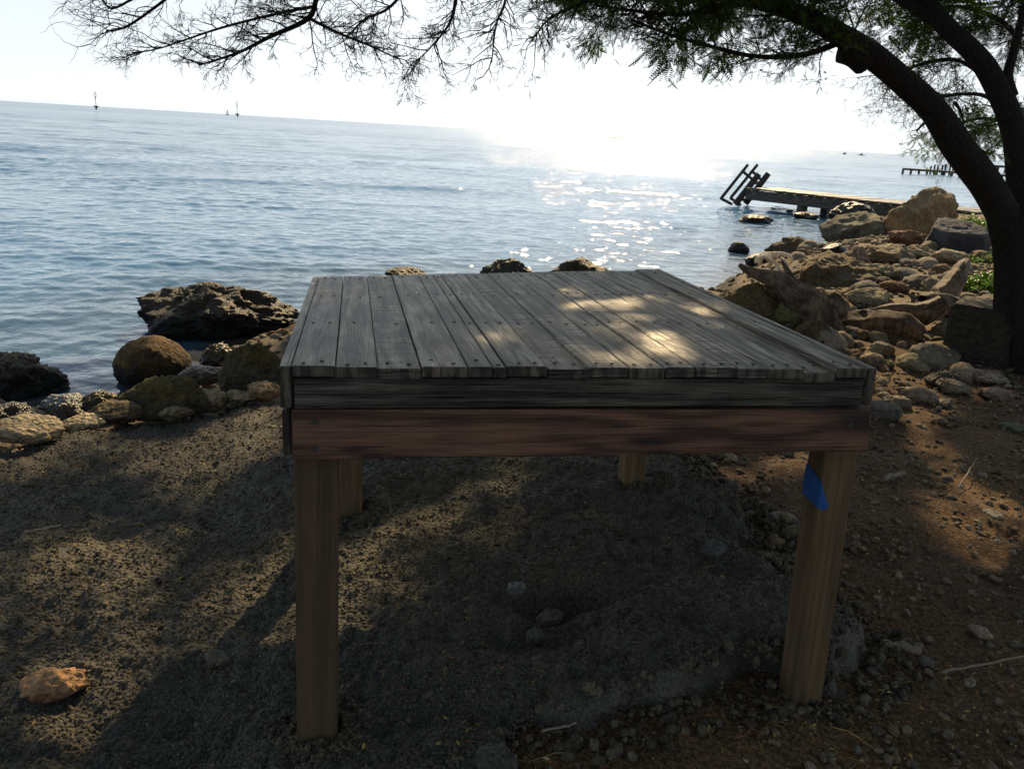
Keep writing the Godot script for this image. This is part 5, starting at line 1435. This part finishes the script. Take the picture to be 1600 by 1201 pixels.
	rock("rock", Vector3(2.798, 0.575, -4.698), Vector3(0.132, 0.040, 0.110), -0.54, "boulder", 152, Color(0.240, 0.190, 0.140), Color(0.290, 0.230, 0.170), "flat long pale stone near the foot of the tree", -1.00, "stone", 4, 0.00)
	rock("rock", Vector3(2.675, 0.572, -4.344), Vector3(0.087, 0.038, 0.073), -0.55, "boulder", 66, Color(0.320, 0.210, 0.150), Color(0.360, 0.250, 0.180), "cone-shaped pinkish stone on the dirt at the right edge", -1.00, "stone", 4, 0.00)
	rock("rock", Vector3(1.842, 0.583, -3.833), Vector3(0.077, 0.055, 0.045), -0.45, "block", 154, Color(0.170, 0.150, 0.115), Color(0.210, 0.185, 0.140), "flat slab-like stone half hidden by the table apron", -1.00, "stone", 4, 0.00)
	rock("rock", Vector3(2.457, 0.565, -3.791), Vector3(0.072, 0.022, 0.060), -0.58, "boulder", 155, Color(0.170, 0.170, 0.110), Color(0.200, 0.200, 0.130), "greenish grey stone at the right edge of the dirt", -1.00, "stone", 3, 0.00)
	rock("rock", Vector3(-0.988, 0.552, -1.544), Vector3(0.070, 0.038, 0.048), 0.57, "boulder", 71, Color(0.400, 0.210, 0.100), Color(0.450, 0.260, 0.130), "fist-sized orange-brown rock alone on the slab at lower left", -1.00, "stone", 4, 0.00)
	rock("rock", Vector3(-0.668, 0.543, -1.685), Vector3(0.033, 0.022, 0.028), 0.38, "boulder", 72, Color(0.130, 0.110, 0.075), Color(0.170, 0.145, 0.100), "small split brown stone on the slab left of the front leg", -1.00, "stone", 3, 0.00)
	rock("rock", Vector3(0.046, 0.590, -2.007), Vector3(0.026, 0.018, 0.022), -0.02, "block", 158, Color(0.220, 0.205, 0.180), Color(0.260, 0.240, 0.215), "pale angular chip beside the hole in the slab", -1.00, "pebble", 3, 0.00)
	rock("rock", Vector3(0.136, 0.583, -1.881), Vector3(0.036, 0.023, 0.030), -0.07, "boulder", 159, Color(0.100, 0.090, 0.062), Color(0.130, 0.115, 0.080), "grey-olive stone in front of the hole in the slab", -1.00, "pebble", 3, 0.00)
	rock("rock", Vector3(0.095, 0.583, -1.791), Vector3(0.024, 0.023, 0.020), -0.05, "boulder", 160, Color(0.100, 0.090, 0.072), Color(0.120, 0.110, 0.088), "squarish grey stone nearest the viewer in front of the hole", -1.00, "pebble", 3, 0.00)
	rock("rock", Vector3(0.640, 0.616, -2.248), Vector3(0.048, 0.028, 0.040), -0.28, "boulder", 161, Color(0.120, 0.115, 0.100), Color(0.140, 0.135, 0.120), "smooth grey stone set in the slab near the right leg", -1.00, "pebble", 4, 0.00)
	rock("rock", Vector3(1.770, 0.569, -2.733), Vector3(0.036, 0.016, 0.030), -0.57, "block", 162, Color(0.500, 0.400, 0.280), Color(0.550, 0.450, 0.330), "bright cream chip on the dirt at the right", -1.00, "pebble", 3, 0.00)
	rock("rock", Vector3(1.324, 0.561, -1.968), Vector3(0.034, 0.019, 0.028), -0.59, "boulder", 163, Color(0.360, 0.260, 0.160), Color(0.400, 0.300, 0.200), "pale tan stone on the dirt at lower right", -1.00, "pebble", 3, 0.00)
	rock("rock", Vector3(0.010, 0.570, -1.375), Vector3(0.051, 0.018, 0.042), -0.01, "boulder", 164, Color(0.100, 0.095, 0.075), Color(0.130, 0.120, 0.095), "half-buried grey stone at the bottom edge under the table", -1.00, "pebble", 4, 0.00)
	rock("rock", Vector3(1.136, 0.558, -1.465), Vector3(0.037, 0.015, 0.031), -0.66, "boulder", 165, Color(0.150, 0.100, 0.060), Color(0.190, 0.130, 0.080), "brown stone in the bottom right corner", -1.00, "pebble", 4, 0.00)
	rock("rock", Vector3(0.681, 0.542, -1.605), Vector3(0.026, 0.021, 0.021), -0.40, "boulder", 166, Color(0.100, 0.095, 0.080), Color(0.120, 0.115, 0.100), "small grey stone in the shade left of the right leg foot", -1.00, "pebble", 3, 0.00)
	make_rubble()
	make_small_things()
	make_litter()
